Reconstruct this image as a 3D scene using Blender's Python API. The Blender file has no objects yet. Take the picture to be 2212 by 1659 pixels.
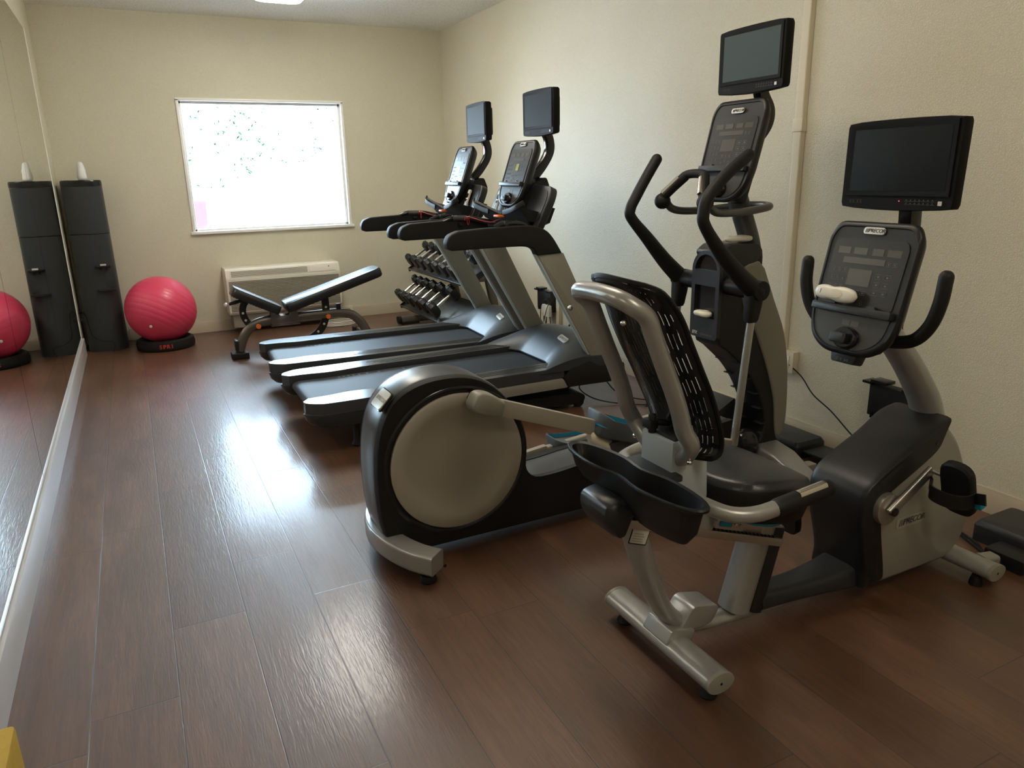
import bpy, bmesh, math, random
from mathutils import Matrix, Vector
random.seed(7)
C = bpy.context.scene.collection
PI = math.pi

# ------------------------------------------------------------------ materials
def mat(name, col, rough=0.5, metal=0.0, spec=0.5, emit=None, estr=0.0, coat=0.0, trans=0.0, alpha=1.0, noise=None, bump=None, var=None, ior=None):
    m = bpy.data.materials.new(name); m.use_nodes = True
    nt = m.node_tree; b = nt.nodes['Principled BSDF']
    b.inputs['Base Color'].default_value = (*col, 1); b.inputs['Roughness'].default_value = rough
    b.inputs['Metallic'].default_value = metal; b.inputs['Specular IOR Level'].default_value = spec
    b.inputs['Coat Weight'].default_value = coat
    b.inputs['Transmission Weight'].default_value = trans
    if ior: b.inputs['IOR'].default_value = ior
    if emit: b.inputs['Emission Color'].default_value = (*emit, 1); b.inputs['Emission Strength'].default_value = estr
    tc = nt.nodes.new('ShaderNodeTexCoord')
    if var:      # (scale, amount): soft tone variation of the surface itself
        n = nt.nodes.new('ShaderNodeTexNoise'); n.inputs['Scale'].default_value = var[0]; n.inputs['Detail'].default_value = 4
        nt.links.new(tc.outputs['Object'], n.inputs['Vector'])
        mr = nt.nodes.new('ShaderNodeMapRange'); mr.inputs['To Min'].default_value = 1 - var[1]; mr.inputs['To Max'].default_value = 1 + var[1]
        nt.links.new(n.outputs['Fac'], mr.inputs['Value'])
        mx = nt.nodes.new('ShaderNodeMix'); mx.data_type = 'RGBA'; mx.blend_type = 'MULTIPLY'; mx.inputs[0].default_value = 1
        mx.inputs[6].default_value = (*col, 1); nt.links.new(mr.outputs[0], mx.inputs[7]); nt.links.new(mx.outputs[2], b.inputs['Base Color'])
    if bump:     # (scale, strength)
        n = nt.nodes.new('ShaderNodeTexNoise'); n.inputs['Scale'].default_value = bump[0]; n.inputs['Detail'].default_value = 3
        nt.links.new(tc.outputs['Object'], n.inputs['Vector'])
        bp = nt.nodes.new('ShaderNodeBump'); bp.inputs['Strength'].default_value = bump[1]; bp.inputs['Distance'].default_value = 0.002
        nt.links.new(n.outputs['Fac'], bp.inputs['Height']); nt.links.new(bp.outputs[0], b.inputs['Normal'])
    return m
M = {}
M['black'] = mat('black_plastic', (.010, .010, .0105), .42, spec=.4, bump=(400, .12))
M['soft'] = mat('black_rubber', (.0075, .0072, .007), .58, spec=.35, bump=(300, .2))
M['gloss'] = mat('gloss_black', (.012, .012, .014), .18)
M['char'] = mat('charcoal_plastic', (.020, .021, .023), .38, spec=.45, bump=(500, .1))
M['panel'] = mat('console_overlay', (.016, .014, .012), .33, spec=.4)
M['panel2'] = mat('console_lower', (.030, .026, .021), .36, spec=.4)
M['lcd'] = mat('console_display', (.052, .045, .033), .3)
M['lcdg'] = mat('console_display_lit', (.35, .36, .04), .3)
M['ink'] = mat('printed_legend', (.12, .115, .105), .5)
M['red'] = mat('red_print', (.5, .03, .02), .5)
M['badge'] = mat('badge_silver', (.62, .60, .55), .35, .3)
M['silver'] = mat('silver_paint', (.37, .365, .35), .33, .5, var=(60, .05))
M['graph'] = mat('graphite_paint', (.105, .11, .11), .33, .6)
M['beige'] = mat('warm_grey_plastic', (.26, .245, .21), .42)
M['dgrey'] = mat('disc_grey_plastic', (.33, .30, .245), .5)
M['chrome'] = mat('chrome', (.75, .74, .72), .14, 1)
M['alu'] = mat('brushed_aluminium', (.50, .49, .46), .32, .9)
M['sensor'] = mat('sensor_steel', (.72, .69, .62), .2, 1)
M['belt'] = mat('belt', (.030, .034, .042), .55, spec=.22, bump=(200, .3), var=(3, .15))
M['rail'] = mat('treadmill_rail', (.045, .047, .052), .2, bump=(300, .05))
M['tscreen'] = mat('tv_screen', (.020, .028, .026), .5, spec=.07)
M['sheen_screen'] = mat('lcd_glass_painted_sheen', (.055, .075, .078), .4, spec=.15)  # window light on the matte screen put into a paler teal base colour
M['bscreen'] = mat('dark_lcd_glass', (.006, .007, .008), .35, spec=.2)
M['tvbody'] = mat('tv_body', (.007, .0068, .0065), .6, spec=.13)
M['blue'] = mat('cyan_trim', (.0, .22, .38), .4)
M['greybl'] = mat('grey_blue_paint', (.42, .46, .47), .35)
M['pedg'] = mat('pedal_grey', (.085, .10, .115), .4)
M['hood'] = mat('hood_plastic', (.035, .040, .048), .42, spec=.45)
M['white'] = mat('white_plastic', (.72, .69, .60), .35, bump=(90, .03))
M['cream'] = mat('cream_plastic', (.66, .60, .46), .42)
M['foamy'] = mat('yellow_foam', (.50, .33, .03), .7, bump=(180, .5), var=(30, .15))
M['orange'] = mat('orange_knob', (.85, .17, .03), .45)
M['vinyl'] = mat('black_vinyl', (.018, .019, .022), .33, bump=(250, .2))
M['taupe'] = mat('taupe_metallic_paint', (.17, .155, .135), .35, .6, var=(200, .12))
M['ballm'] = mat('pink_ball_rubber', (.70, .055, .125), .36, bump=(160, .06), var=(5, .05))
M['cooler'] = mat('water_cooler_plastic', (.028, .033, .036), .36, bump=(220, .12))
M['hexr'] = mat('hex_rubber', (.010, .0105, .012), .45, bump=(260, .2))
M['num'] = mat('embossed_numeral', (.30, .36, .42), .4)
M['bag'] = mat('clear_plastic_bag', (.92, .92, .90), .3, trans=.1, alpha=.92, bump=(40, .6))
M['acw'] = mat('air_conditioner_cream', (.76, .72, .62), .42)
M['acd'] = mat('air_conditioner_slots', (.14, .115, .08), .6)
M['label'] = mat('paper_label', (.55, .53, .50), .6)
M['mirror'] = mat('mirror_silver', (.86, .88, .86), .012, 1)
M['seam'] = mat('mirror_edge', (.01, .01, .01), .5)
M['trimw'] = mat('mirror_channel_white', (.60, .59, .60), .35, .2)
M['bb'] = mat('baseboard_paint', (.50, .43, .32), .38)
M['frame'] = mat('window_frame_white', (.88, .88, .86), .35)
M['lens'] = mat('lamp_lens', (.9, .88, .82), .4, emit=(1, .93, .80), estr=23)
M['lens2'] = mat('dimmed_lamp_lens', (.9, .88, .82), .4, emit=(1, .88, .70), estr=14)
M['asph'] = mat('asphalt', (.55, .56, .58), .9, var=(3, .1))
M['carw'] = mat('car_white_paint', (.80, .82, .86), .25, coat=.5)
M['carr'] = mat('car_red_paint', (.30, .018, .022), .5, spec=.03)
M['cargl'] = mat('car_glass', (.008, .010, .016), .5, spec=.03)
M['cargp'] = mat('pale_car_glass', (.030, .036, .042), .5, spec=.05)
M['tyre'] = mat('tyre', (.006, .007, .010), .8, spec=.05)
M['leaf'] = mat('shade_dark_leaf_green', (.006, .018, .008), .8, spec=.03, var=(20, .3))  # deep shade inside the crown put into the leaf colour
M['leaf2'] = mat('shade_dark_leaf_teal', (.007, .020, .013), .8, spec=.03, var=(20, .3))  # teal leaves, likewise darkened in colour to stand for crown shade
M['bark'] = mat('bark', (.3, .25, .2), .9, bump=(30, .6))
M['roofm'] = mat('pale_siding', (.78, .78, .76), .8)

def node_mat_wall():
    m = bpy.data.materials.new('textured_wallcovering'); m.use_nodes = True; nt = m.node_tree; N = nt.nodes; L = nt.links
    b = N['Principled BSDF']; b.inputs['Roughness'].default_value = .48; b.inputs['Specular IOR Level'].default_value = .35
    tc = N.new('ShaderNodeTexCoord')
    br = N.new('ShaderNodeTexVoronoi'); br.feature = 'DISTANCE_TO_EDGE'; br.inputs['Scale'].default_value = 105
    br2 = N.new('ShaderNodeTexVoronoi'); br2.inputs['Scale'].default_value = 170; br2.distance = 'MANHATTAN'
    n2 = N.new('ShaderNodeTexNoise'); n2.inputs['Scale'].default_value = 1.6; n2.inputs['Detail'].default_value = 3
    for t in (br, br2, n2): L.new(tc.outputs['Object'], t.inputs['Vector'])
    mx = N.new('ShaderNodeMix'); mx.data_type = 'RGBA'; mx.inputs[6].default_value = (.62, .58, .45, 1); mx.inputs[7].default_value = (.69, .655, .53, 1)
    L.new(n2.outputs['Fac'], mx.inputs[0])
    mr = N.new('ShaderNodeMapRange'); mr.inputs['From Max'].default_value = .25; mr.inputs['To Min'].default_value = .93; mr.inputs['To Max'].default_value = 1.04
    L.new(br.outputs['Distance'], mr.inputs['Value'])
    m2 = N.new('ShaderNodeMix'); m2.data_type = 'RGBA'; m2.blend_type = 'MULTIPLY'; m2.inputs[0].default_value = 1
    L.new(mx.outputs[2], m2.inputs[6]); L.new(mr.outputs[0], m2.inputs[7]); L.new(m2.outputs[2], b.inputs['Base Color'])
    ad = N.new('ShaderNodeMath'); ad.operation = 'ADD'; L.new(br.outputs['Distance'], ad.inputs[0]); L.new(br2.outputs['Distance'], ad.inputs[1])
    bp = N.new('ShaderNodeBump'); bp.inputs['Strength'].default_value = .40; bp.inputs['Distance'].default_value = .0016
    L.new(ad.outputs[0], bp.inputs['Height']); L.new(bp.outputs[0], b.inputs['Normal'])
    return m
M['wall'] = node_mat_wall()

def node_mat_ceiling():
    m = bpy.data.materials.new('speckled_ceiling'); m.use_nodes = True; nt = m.node_tree; N = nt.nodes; L = nt.links
    b = N['Principled BSDF']; b.inputs['Roughness'].default_value = .85
    tc = N.new('ShaderNodeTexCoord'); n = N.new('ShaderNodeTexNoise'); n.inputs['Scale'].default_value = 85; n.inputs['Detail'].default_value = 3
    L.new(tc.outputs['Object'], n.inputs['Vector'])
    r = N.new('ShaderNodeValToRGB'); r.color_ramp.elements[0].position = .33; r.color_ramp.elements[0].color = (.66, .65, .61, 1)
    r.color_ramp.elements[1].position = .48; r.color_ramp.elements[1].color = (.93, .92, .88, 1)
    L.new(n.outputs['Fac'], r.inputs[0]); L.new(r.outputs[0], b.inputs['Base Color'])
    bp = N.new('ShaderNodeBump'); bp.inputs['Strength'].default_value = .7; bp.inputs['Distance'].default_value = .004
    L.new(n.outputs['Fac'], bp.inputs['Height']); L.new(bp.outputs[0], b.inputs['Normal'])
    return m
M['ceil'] = node_mat_ceiling()

def node_mat_floor():
    m = bpy.data.materials.new('vinyl_wood_planks'); m.use_nodes = True; nt = m.node_tree; N = nt.nodes; L = nt.links
    b = N['Principled BSDF']
    uv = N.new('ShaderNodeUVMap'); uv.uv_map = 'plank'       # x across 0..w, y along 0..len, metres
    at = N.new('ShaderNodeAttribute'); at.attribute_name = 'tone'    # r: random tone, g: offset, b: plank length
    sepa = N.new('ShaderNodeSeparateColor'); L.new(at.outputs['Color'], sepa.inputs[0])
    off = N.new('ShaderNodeCombineXYZ')
    mu = N.new('ShaderNodeMath'); mu.operation = 'MULTIPLY'; mu.inputs[1].default_value = 37; L.new(sepa.outputs[1], mu.inputs[0]); L.new(mu.outputs[0], off.inputs[2]); L.new(mu.outputs[0], off.inputs[0])
    v = N.new('ShaderNodeVectorMath'); v.operation = 'ADD'; L.new(uv.outputs[0], v.inputs[0]); L.new(off.outputs[0], v.inputs[1])
    def stretch(sx, sy):
        mp = N.new('ShaderNodeMapping'); mp.inputs['Scale'].default_value = (sx, sy, 1); L.new(v.outputs[0], mp.inputs[0]); return mp
    g1 = N.new('ShaderNodeTexNoise'); g1.inputs['Scale'].default_value = 1; g1.inputs['Detail'].default_value = 7; g1.inputs['Roughness'].default_value = .68; g1.inputs['Distortion'].default_value = .6
    L.new(stretch(70, 4.5).outputs[0], g1.inputs['Vector'])
    g2 = N.new('ShaderNodeTexNoise'); g2.inputs['Scale'].default_value = 1; g2.inputs['Detail'].default_value = 4
    L.new(stretch(9, 2.2).outputs[0], g2.inputs['Vector'])
    r = N.new('ShaderNodeValToRGB'); e = r.color_ramp.elements
    e[0].position = .25; e[0].color = (.044, .0165, .006, 1); e[1].position = .78; e[1].color = (.172, .078, .034, 1)
    k = e.new(.5); k.color = (.094, .0375, .0145, 1)
    mixf = N.new('ShaderNodeMix'); mixf.data_type = 'FLOAT'; mixf.inputs[0].default_value = .5
    L.new(g1.outputs['Fac'], mixf.inputs[2]); L.new(g2.outputs['Fac'], mixf.inputs[3]); L.new(mixf.outputs[0], r.inputs[0])
    tone = N.new('ShaderNodeMapRange'); tone.inputs['To Min'].default_value = .84; tone.inputs['To Max'].default_value = 1.16; L.new(sepa.outputs[0], tone.inputs['Value'])
    m1 = N.new('ShaderNodeMix'); m1.data_type = 'RGBA'; m1.blend_type = 'MULTIPLY'; m1.inputs[0].default_value = 1; L.new(r.outputs[0], m1.inputs[6]); L.new(tone.outputs[0], m1.inputs[7])
    # joint lines
    sx = N.new('ShaderNodeSeparateXYZ'); L.new(uv.outputs[0], sx.inputs[0])
    def edge(o, length_socket=None, length=0.2239):
        a = N.new('ShaderNodeMath'); a.operation = 'SUBTRACT'
        if length_socket: L.new(length_socket, a.inputs[0])
        else: a.inputs[0].default_value = length
        L.new(o, a.inputs[1]); mn = N.new('ShaderNodeMath'); mn.operation = 'MINIMUM'; L.new(a.outputs[0], mn.inputs[0]); L.new(o, mn.inputs[1]); return mn
    ln = N.new('ShaderNodeMath'); ln.operation = 'MULTIPLY'; ln.inputs[1].default_value = 10; L.new(sepa.outputs[2], ln.inputs[0])
    d = N.new('ShaderNodeMath'); d.operation = 'MINIMUM'; L.new(edge(sx.outputs[0]).outputs[0], d.inputs[0]); L.new(edge(sx.outputs[1], ln.outputs[0]).outputs[0], d.inputs[1])
    line = N.new('ShaderNodeMapRange'); line.inputs['From Min'].default_value = .0006; line.inputs['From Max'].default_value = .0022; L.new(d.outputs[0], line.inputs['Value'])
    m2 = N.new('ShaderNodeMix'); m2.data_type = 'RGBA'; L.new(line.outputs[0], m2.inputs[0]); m2.inputs[6].default_value = (.018, .013, .011, 1); L.new(m1.outputs[2], m2.inputs[7])
    L.new(m2.outputs[2], b.inputs['Base Color'])
    # embossed grain
    w = N.new('ShaderNodeTexNoise'); w.inputs['Scale'].default_value = 1; w.inputs['Detail'].default_value = 2.5; w.inputs['Distortion'].default_value = .9
    L.new(stretch(135, 13).outputs[0], w.inputs['Vector'])
    w2 = N.new('ShaderNodeTexNoise'); w2.inputs['Scale'].default_value = 1; w2.inputs['Detail'].default_value = 2; L.new(stretch(14, 3.0).outputs[0], w2.inputs['Vector'])
    wadd = N.new('ShaderNodeMath'); wadd.operation = 'MULTIPLY_ADD'; wadd.inputs[1].default_value = 1.0; L.new(w2.outputs['Fac'], wadd.inputs[0]); L.new(w.outputs['Fac'], wadd.inputs[2])
    addl = N.new('ShaderNodeMath'); addl.operation = 'MULTIPLY_ADD'; addl.inputs[1].default_value = .5; L.new(line.outputs[0], addl.inputs[0]); L.new(wadd.outputs[0], addl.inputs[2])
    bp = N.new('ShaderNodeBump'); bp.inputs['Strength'].default_value = .75; bp.inputs['Distance'].default_value = .0007
    L.new(addl.outputs[0], bp.inputs['Height']); L.new(bp.outputs[0], b.inputs['Normal'])
    rr = N.new('ShaderNodeMapRange'); rr.inputs['To Min'].default_value = .42; rr.inputs['To Max'].default_value = .58; L.new(g2.outputs['Fac'], rr.inputs['Value']); L.new(rr.outputs[0], b.inputs['Roughness'])
    b.inputs['Specular IOR Level'].default_value = .9; b.inputs['Coat Weight'].default_value = .36; b.inputs['Coat Roughness'].default_value = .15; L.new(bp.outputs[0], b.inputs['Coat Normal'])
    return m
M['floor'] = node_mat_floor()

def node_mat_glass():
    m = bpy.data.materials.new('window_glass'); m.use_nodes = True; nt = m.node_tree; N = nt.nodes; L = nt.links
    N.remove(N['Principled BSDF'])
    t = N.new('ShaderNodeBsdfTransparent'); t.inputs[0].default_value = (.96, .98, 1, 1)
    g = N.new('ShaderNodeBsdfGlossy'); g.inputs['Roughness'].default_value = .02
    f = N.new('ShaderNodeFresnel'); f.inputs[0].default_value = 1.45
    mx = N.new('ShaderNodeMixShader'); L.new(f.outputs[0], mx.inputs[0]); L.new(t.outputs[0], mx.inputs[1]); L.new(g.outputs[0], mx.inputs[2]); L.new(mx.outputs[0], N['Material Output'].inputs[0])
    return m
M['glass'] = node_mat_glass()

# ------------------------------------------------------------------ geometry helpers
def rc(poly, r, n=4):
    """rounded-corner polygon; r a number or one per corner"""
    out = []; k = len(poly)
    for i in range(k):
        p = Vector(poly[i]); a = Vector(poly[i - 1]) - p; b = Vector(poly[(i + 1) % k]) - p
        ri = r[i] if isinstance(r, (list, tuple)) else r
        if ri <= 0 or a.length < 1e-6 or b.length < 1e-6: out.append(tuple(p)); continue
        d = min(ri, a.length * .48, b.length * .48); s = p + a.normalized() * d; e = p + b.normalized() * d
        for j in range(n + 1):
            t = j / n; q = s * (1 - t) ** 2 + p * 2 * t * (1 - t) + e * t * t; out.append(tuple(q))
    return out
def smooth(pts, n=5, closed=False):
    """Catmull-Rom through the points"""
    P = [Vector(p) for p in pts]; out = []; k = len(P)
    rng = range(k) if closed else range(k - 1)
    for i in rng:
        p0 = P[(i - 1) % k] if (closed or i > 0) else P[0] * 2 - P[1]
        p1 = P[i]; p2 = P[(i + 1) % k]
        p3 = P[(i + 2) % k] if (closed or i + 2 < k) else P[-1] * 2 - P[-2]
        for j in range(n):
            t = j / n
            out.append(.5 * ((2 * p1) + (p2 - p0) * t + (2 * p0 - 5 * p1 + 4 * p2 - p3) * t * t + (3 * p1 - p0 - 3 * p2 + p3) * t ** 3))
    if not closed: out.append(P[-1])
    return [tuple(q) for q in out]
def circ(r, n=16, r2=None):
    r2 = r2 or r
    return [(r * math.cos(2 * PI * i / n), r2 * math.sin(2 * PI * i / n)) for i in range(n)]
def rect(a, b, r=0, n=3):
    p = [(-a / 2, -b / 2), (a / 2, -b / 2), (a / 2, b / 2), (-a / 2, b / 2)]
    return rc(p, r, n) if r else p

class MB:
    def __init__(s): s.v = []; s.f = []
    def add(s, v, f, T=None):
        o = len(s.v)
        for p in v: s.v.append((T @ Vector(p)) if T else Vector(p))
        for q in f: s.f.append([o + i for i in q])
        return s
    def box(s, lo, hi, T=None):
        x0, y0, z0 = lo; x1, y1, z1 = hi
        v = [(x0, y0, z0), (x1, y0, z0), (x1, y1, z0), (x0, y1, z0), (x0, y0, z1), (x1, y0, z1), (x1, y1, z1), (x0, y1, z1)]
        return s.add(v, [(0, 3, 2, 1), (4, 5, 6, 7), (0, 1, 5, 4), (1, 2, 6, 5), (2, 3, 7, 6), (3, 0, 4, 7)], T)
    def rings(s, rings, cap=True, closed=False, T=None):
        n = len(rings[0]); v = [p for r in rings for p in r]; f = []; m = len(rings)
        for i in range(m if closed else m - 1):
            a = i * n; b = ((i + 1) % m) * n
            for j in range(n): f.append((a + j, a + (j + 1) % n, b + (j + 1) % n, b + j))
        if cap and not closed: f.append(tuple(range(n))[::-1]); f.append(tuple((m - 1) * n + j for j in range(n)))
        return s.add(v, f, T)
    def prism(s, poly, a, b, axis='y', T=None, taper=1.0):
        """polygon extruded along an axis; for 'y' poly is (x,z), for 'z' (x,y), for 'x' (y,z)"""
        def P(p, t):
            return (p[0], t, p[1]) if axis == 'y' else (p[0], p[1], t) if axis == 'z' else (t, p[0], p[1])
        return s.rings([[P(p, a) for p in poly], [P(p, b) for p in poly]], T=T)
    def sweep(s, path, prof, up=None, closed=False, scale=None, cap=True, T=None, round_end=False):
        """profile (a,b) swept along path; a lies across, b towards 'up'"""
        P = [Vector(p) for p in path]; k = len(P); R = []
        tang = []
        for i in range(k):
            a = P[(i - 1) % k] if (closed or i) else P[0]; b = P[(i + 1) % k] if (closed or i < k - 1) else P[-1]
            tang.append((b - a).normalized())
        if up is None:
            t = tang[0]; ref = Vector((0, 0, 1)) if abs(t.z) < .9 else Vector((1, 0, 0)); n = (ref - t * ref.dot(t)).normalized()
        for i in range(k):
            t = tang[i]
            if up is None: n = (n - t * n.dot(t)).normalized(); w = n
            else:
                u = Vector(up); w = (u - t * u.dot(t)).normalized()
            side = t.cross(w); sc = scale[i] if scale else 1
            R.append([tuple(P[i] + side * (a * sc) + w * (b * sc)) for a, b in prof])
        if round_end and not closed:
            rad = max(abs(a) for a, b in prof)
            def capr(c, ring, t, sgn, sc):
                out = []
                for h in (.35, .7, .92):
                    q = math.sqrt(1 - h * h); out.append([tuple(c + (Vector(p) - c) * q + t * (sgn * h * rad * sc)) for p in ring])
                return out
            A = capr(P[0], R[0], tang[0], -1, scale[0] if scale else 1)[::-1]; B = capr(P[-1], R[-1], tang[-1], 1, scale[-1] if scale else 1)
            R = A + R + B
        return s.rings(R, cap=cap, closed=closed, T=T)
    def tube(s, path, r, n=14, **k): return s.sweep(path, circ(r, n), **k)
    def cyl(s, a, b, r, n=20, r2=None):
        return s.sweep([a, b], circ(1, n), scale=[r, r2 or r])
    def lathe(s, prof, n=32, T=None):
        """prof list of (radius, z)"""
        return s.rings([[(r * math.cos(2 * PI * j / n), r * math.sin(2 * PI * j / n), z) for j in range(n)] for r, z in prof], T=T)
    def ball(s, c, rx, ry=None, rz=None, n=20, m=12, T=None):
        ry = ry or rx; rz = rz or rx
        R = []
        for i in range(1, m):
            a = PI * i / m; R.append([(c[0] + rx * math.sin(a) * math.cos(2 * PI * j / n), c[1] + ry * math.sin(a) * math.sin(2 * PI * j / n), c[2] - rz * math.cos(a)) for j in range(n)])
        return s.rings(R, T=T)
    def grid(s, fn, nu, nv, T=None, skip=None):
        v = [fn(i / nu, j / nv) for j in range(nv + 1) for i in range(nu + 1)]; f = []
        for j in range(nv):
            for i in range(nu):
                if skip and skip(i, j): continue
                a = j * (nu + 1) + i; f.append((a, a + 1, a + nu + 2, a + nu + 1))
        return s.add(v, f, T)
    def thick_grid(s, fn, nu, nv, th, skip=None):
        """grid with thickness th (vector) and closed sides"""
        th = Vector(th); n = (nu + 1) * (nv + 1)
        v = [Vector(fn(i / nu, j / nv)) for j in range(nv + 1) for i in range(nu + 1)]
        V = v + [p + th for p in v]; f = []
        def on(i, j): return 0 <= i < nu and 0 <= j < nv and not (skip and skip(i, j))
        for j in range(nv):
            for i in range(nu):
                if not on(i, j): continue
                a = j * (nu + 1) + i; b = a + 1; c = a + nu + 2; d = a + nu + 1
                f.append((a, b, c, d)); f.append((d + n, c + n, b + n, a + n))
                if not on(i, j - 1): f.append((b, a, a + n, b + n))
                if not on(i + 1, j): f.append((c, b, b + n, c + n))
                if not on(i, j + 1): f.append((d, c, c + n, d + n))
                if not on(i - 1, j): f.append((a, d, d + n, a + n))
        return s.add(V, f)
    def build(s, name, material, parent=None, bevel=0, seg=2, sharp=38, ang=30):
        me = bpy.data.meshes.new(name); bm = bmesh.new()
        org = wloc(parent) if parent else getattr(s, 'org', Vector((0, 0, 0)))
        vs = [bm.verts.new(p - org) for p in s.v]
        for q in s.f:
            try: bm.faces.new([vs[i] for i in q])
            except ValueError: pass
        bm.verts.index_update()
        for v in [v for v in bm.verts if not v.link_faces]: bm.verts.remove(v)
        bmesh.ops.recalc_face_normals(bm, faces=bm.faces)
        if bevel:
            es = [e for e in bm.edges if len(e.link_faces) == 2 and e.calc_face_angle(0) > math.radians(ang)]
            bmesh.ops.bevel(bm, geom=es, offset=bevel, segments=seg, affect='EDGES', profile=.6, clamp_overlap=True)
        bm.to_mesh(me); bm.free()
        for p in me.polygons: p.use_smooth = True
        me.set_sharp_from_angle(angle=math.radians(sharp))
        o = bpy.data.objects.new(name, me); C.objects.link(o); me.materials.append(material)
        if parent: o.parent = parent
        else: o.location = org
        return o
def wloc(o):
    v = Vector((0, 0, 0))
    while o is not None: v += o.location; o = o.parent
    return v
def tag(o, label=None, cat=None, group=None, kind=None):
    if label: o['label'] = label
    if cat: o['category'] = cat
    if group: o['group'] = group
    if kind: o['kind'] = kind
    return o
def thing(name, loc, label, cat, group=None):
    o = bpy.data.objects.new(name, None); C.objects.link(o); o.location = loc; o.empty_display_size = .1
    return tag(o, label, cat, group)
def solo(name, mb, material, label, cat, org, group=None, **k):
    mb.org = Vector(org); return tag(mb.build(name, material, **k), label, cat, group)
def copy_tree(o, parent=None, table=None):
    c = o.copy(); C.objects.link(c)
    if parent: c.parent = parent
    for ch in list(o.children): copy_tree(ch, c)
    return c
def text_mb(s, size, T, depth=.0006, shear=0.0, space=1.0, align='CENTER', bold=0.0):
    cu = bpy.data.curves.new('t', 'FONT'); cu.body = s; cu.size = size; cu.align_x = align; cu.align_y = 'CENTER'; cu.shear = shear; cu.space_character = space; cu.offset = bold; cu.extrude = depth; cu.resolution_u = 3
    o = bpy.data.objects.new('t', cu); me = bpy.data.meshes.new_from_object(o)
    mb = MB(); mb.add([v.co for v in me.vertices], [list(p.vertices) for p in me.polygons], T)
    bpy.data.objects.remove(o); bpy.data.curves.remove(cu); bpy.data.meshes.remove(me); return mb
def frame(o, u, v):
    """matrix whose x axis is u, y axis is v, z = u x v, at o"""
    u = Vector(u).normalized(); v = Vector(v); v = (v - u * v.dot(u)).normalized(); w = u.cross(v)
    m = Matrix((u, v, w)).transposed().to_4x4(); m.translation = Vector(o); return m
def structure(name, mb, material, org=(0, 0, 0), parent=None, **k):
    if parent: return mb.build(name, material, parent, **k)
    mb.org = Vector(org); o = mb.build(name, material, **k); o['kind'] = 'structure'; return o
def stripes_logo(T, w, parent, mtl, word='PRECOR', size=.022):
    """three slanted bars and the word"""
    mb = text_mb(word, size, T @ Matrix.Translation((size * .55, 0, 0)), shear=.25, space=.92, bold=size * .012)
    for k in range(3):
        x = -w / 2 + size * .28 * k + size * .1; h = size * .36
        mb.add([(x, -h, 0), (x + size * .13, -h, 0), (x + size * .13 + h * .5, h, 0), (x + h * .5, h, 0), (x, -h, .0006), (x + size * .13, -h, .0006), (x + size * .13 + h * .5, h, .0006), (x + h * .5, h, .0006)],
               [(4, 5, 6, 7), (0, 1, 5, 4), (1, 2, 6, 5), (2, 3, 7, 6), (3, 0, 4, 7)], T)
    return mb.build('logo', mtl, parent)
# ------------------------------------------------------------------ room shell (metres; x right, y into the picture, z up; eye at (0,0,1.4))
XL, XR, YB, YF, H = -.512, 3.006, 7.47, -2.6, 2.763
WX0, WX1, WZ0, WZ1 = .50, 1.953, .932, 2.076
# floor: real plank layout with measured joints
pw = .2239; xa = -.2923
joints = {0: 2.005, 1: 2.362, 2: 2.716, 3: 2.357, 4: 2.0, -1: 3.1}
me = bpy.data.meshes.new('floor'); bm = bmesh.new(); uvl = bm.loops.layers.uv.new('plank'); cl = bm.loops.layers.float_color.new('tone')
i0 = int(math.floor((XL - xa) / pw)) - 1; i1 = int(math.ceil((XR - xa) / pw)) + 1; PL = 1.22
rr = random.Random(3)
for i in range(i0, i1):
    x0 = xa + i * pw; x1 = x0 + pw; y = joints.get(i, rr.uniform(0, PL)); y -= math.ceil((y - YF) / PL) * PL
    a, b = max(x0, XL - .05), min(x1, XR + .05)
    if b <= a: continue
    while y < YB + .05:
        ya, yb = max(y, YF - .05), min(y + PL, YB + .05)
        if yb > ya:
            vs = [bm.verts.new(p) for p in ((a, ya, 0), (b, ya, 0), (b, yb, 0), (a, yb, 0))]; f = bm.faces.new(vs); t = (rr.random(), rr.random(), PL / 10, 1)
            for l in f.loops:
                l[uvl].uv = (l.vert.co.x - x0, l.vert.co.y - y); l[cl] = t
        y += PL
bm.to_mesh(me); bm.free(); fl = bpy.data.objects.new('floor', me); C.objects.link(fl); me.materials.append(M['floor']); fl['kind'] = 'structure'
structure('ceiling', MB().box((XL - .1, YF - .1, H), (XR + .1, YB + .2, H + .1)), M['ceil'])
wb = MB(); T_ = .16
wb.box((XL - .1, YB, 0), (WX0, YB + T_, H)); wb.box((WX1, YB, 0), (XR + .1, YB + T_, H)); wb.box((WX0, YB, 0), (WX1, YB + T_, WZ0)); wb.box((WX0, YB, WZ1), (WX1, YB + T_, H))
structure('wall_back', wb, M['wall'])
structure('wall_right', MB().box((XR, YF - .1, 0), (XR + .1, YB, H)), M['wall'])
structure('wall_left', MB().box((XL - .1, YF - .1, 0), (XL, YB, H)), M['wall'])
structure('wall_front', MB().box((XL, YF - .1, 0), (XR, YF, H)), M['wall'])
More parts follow.
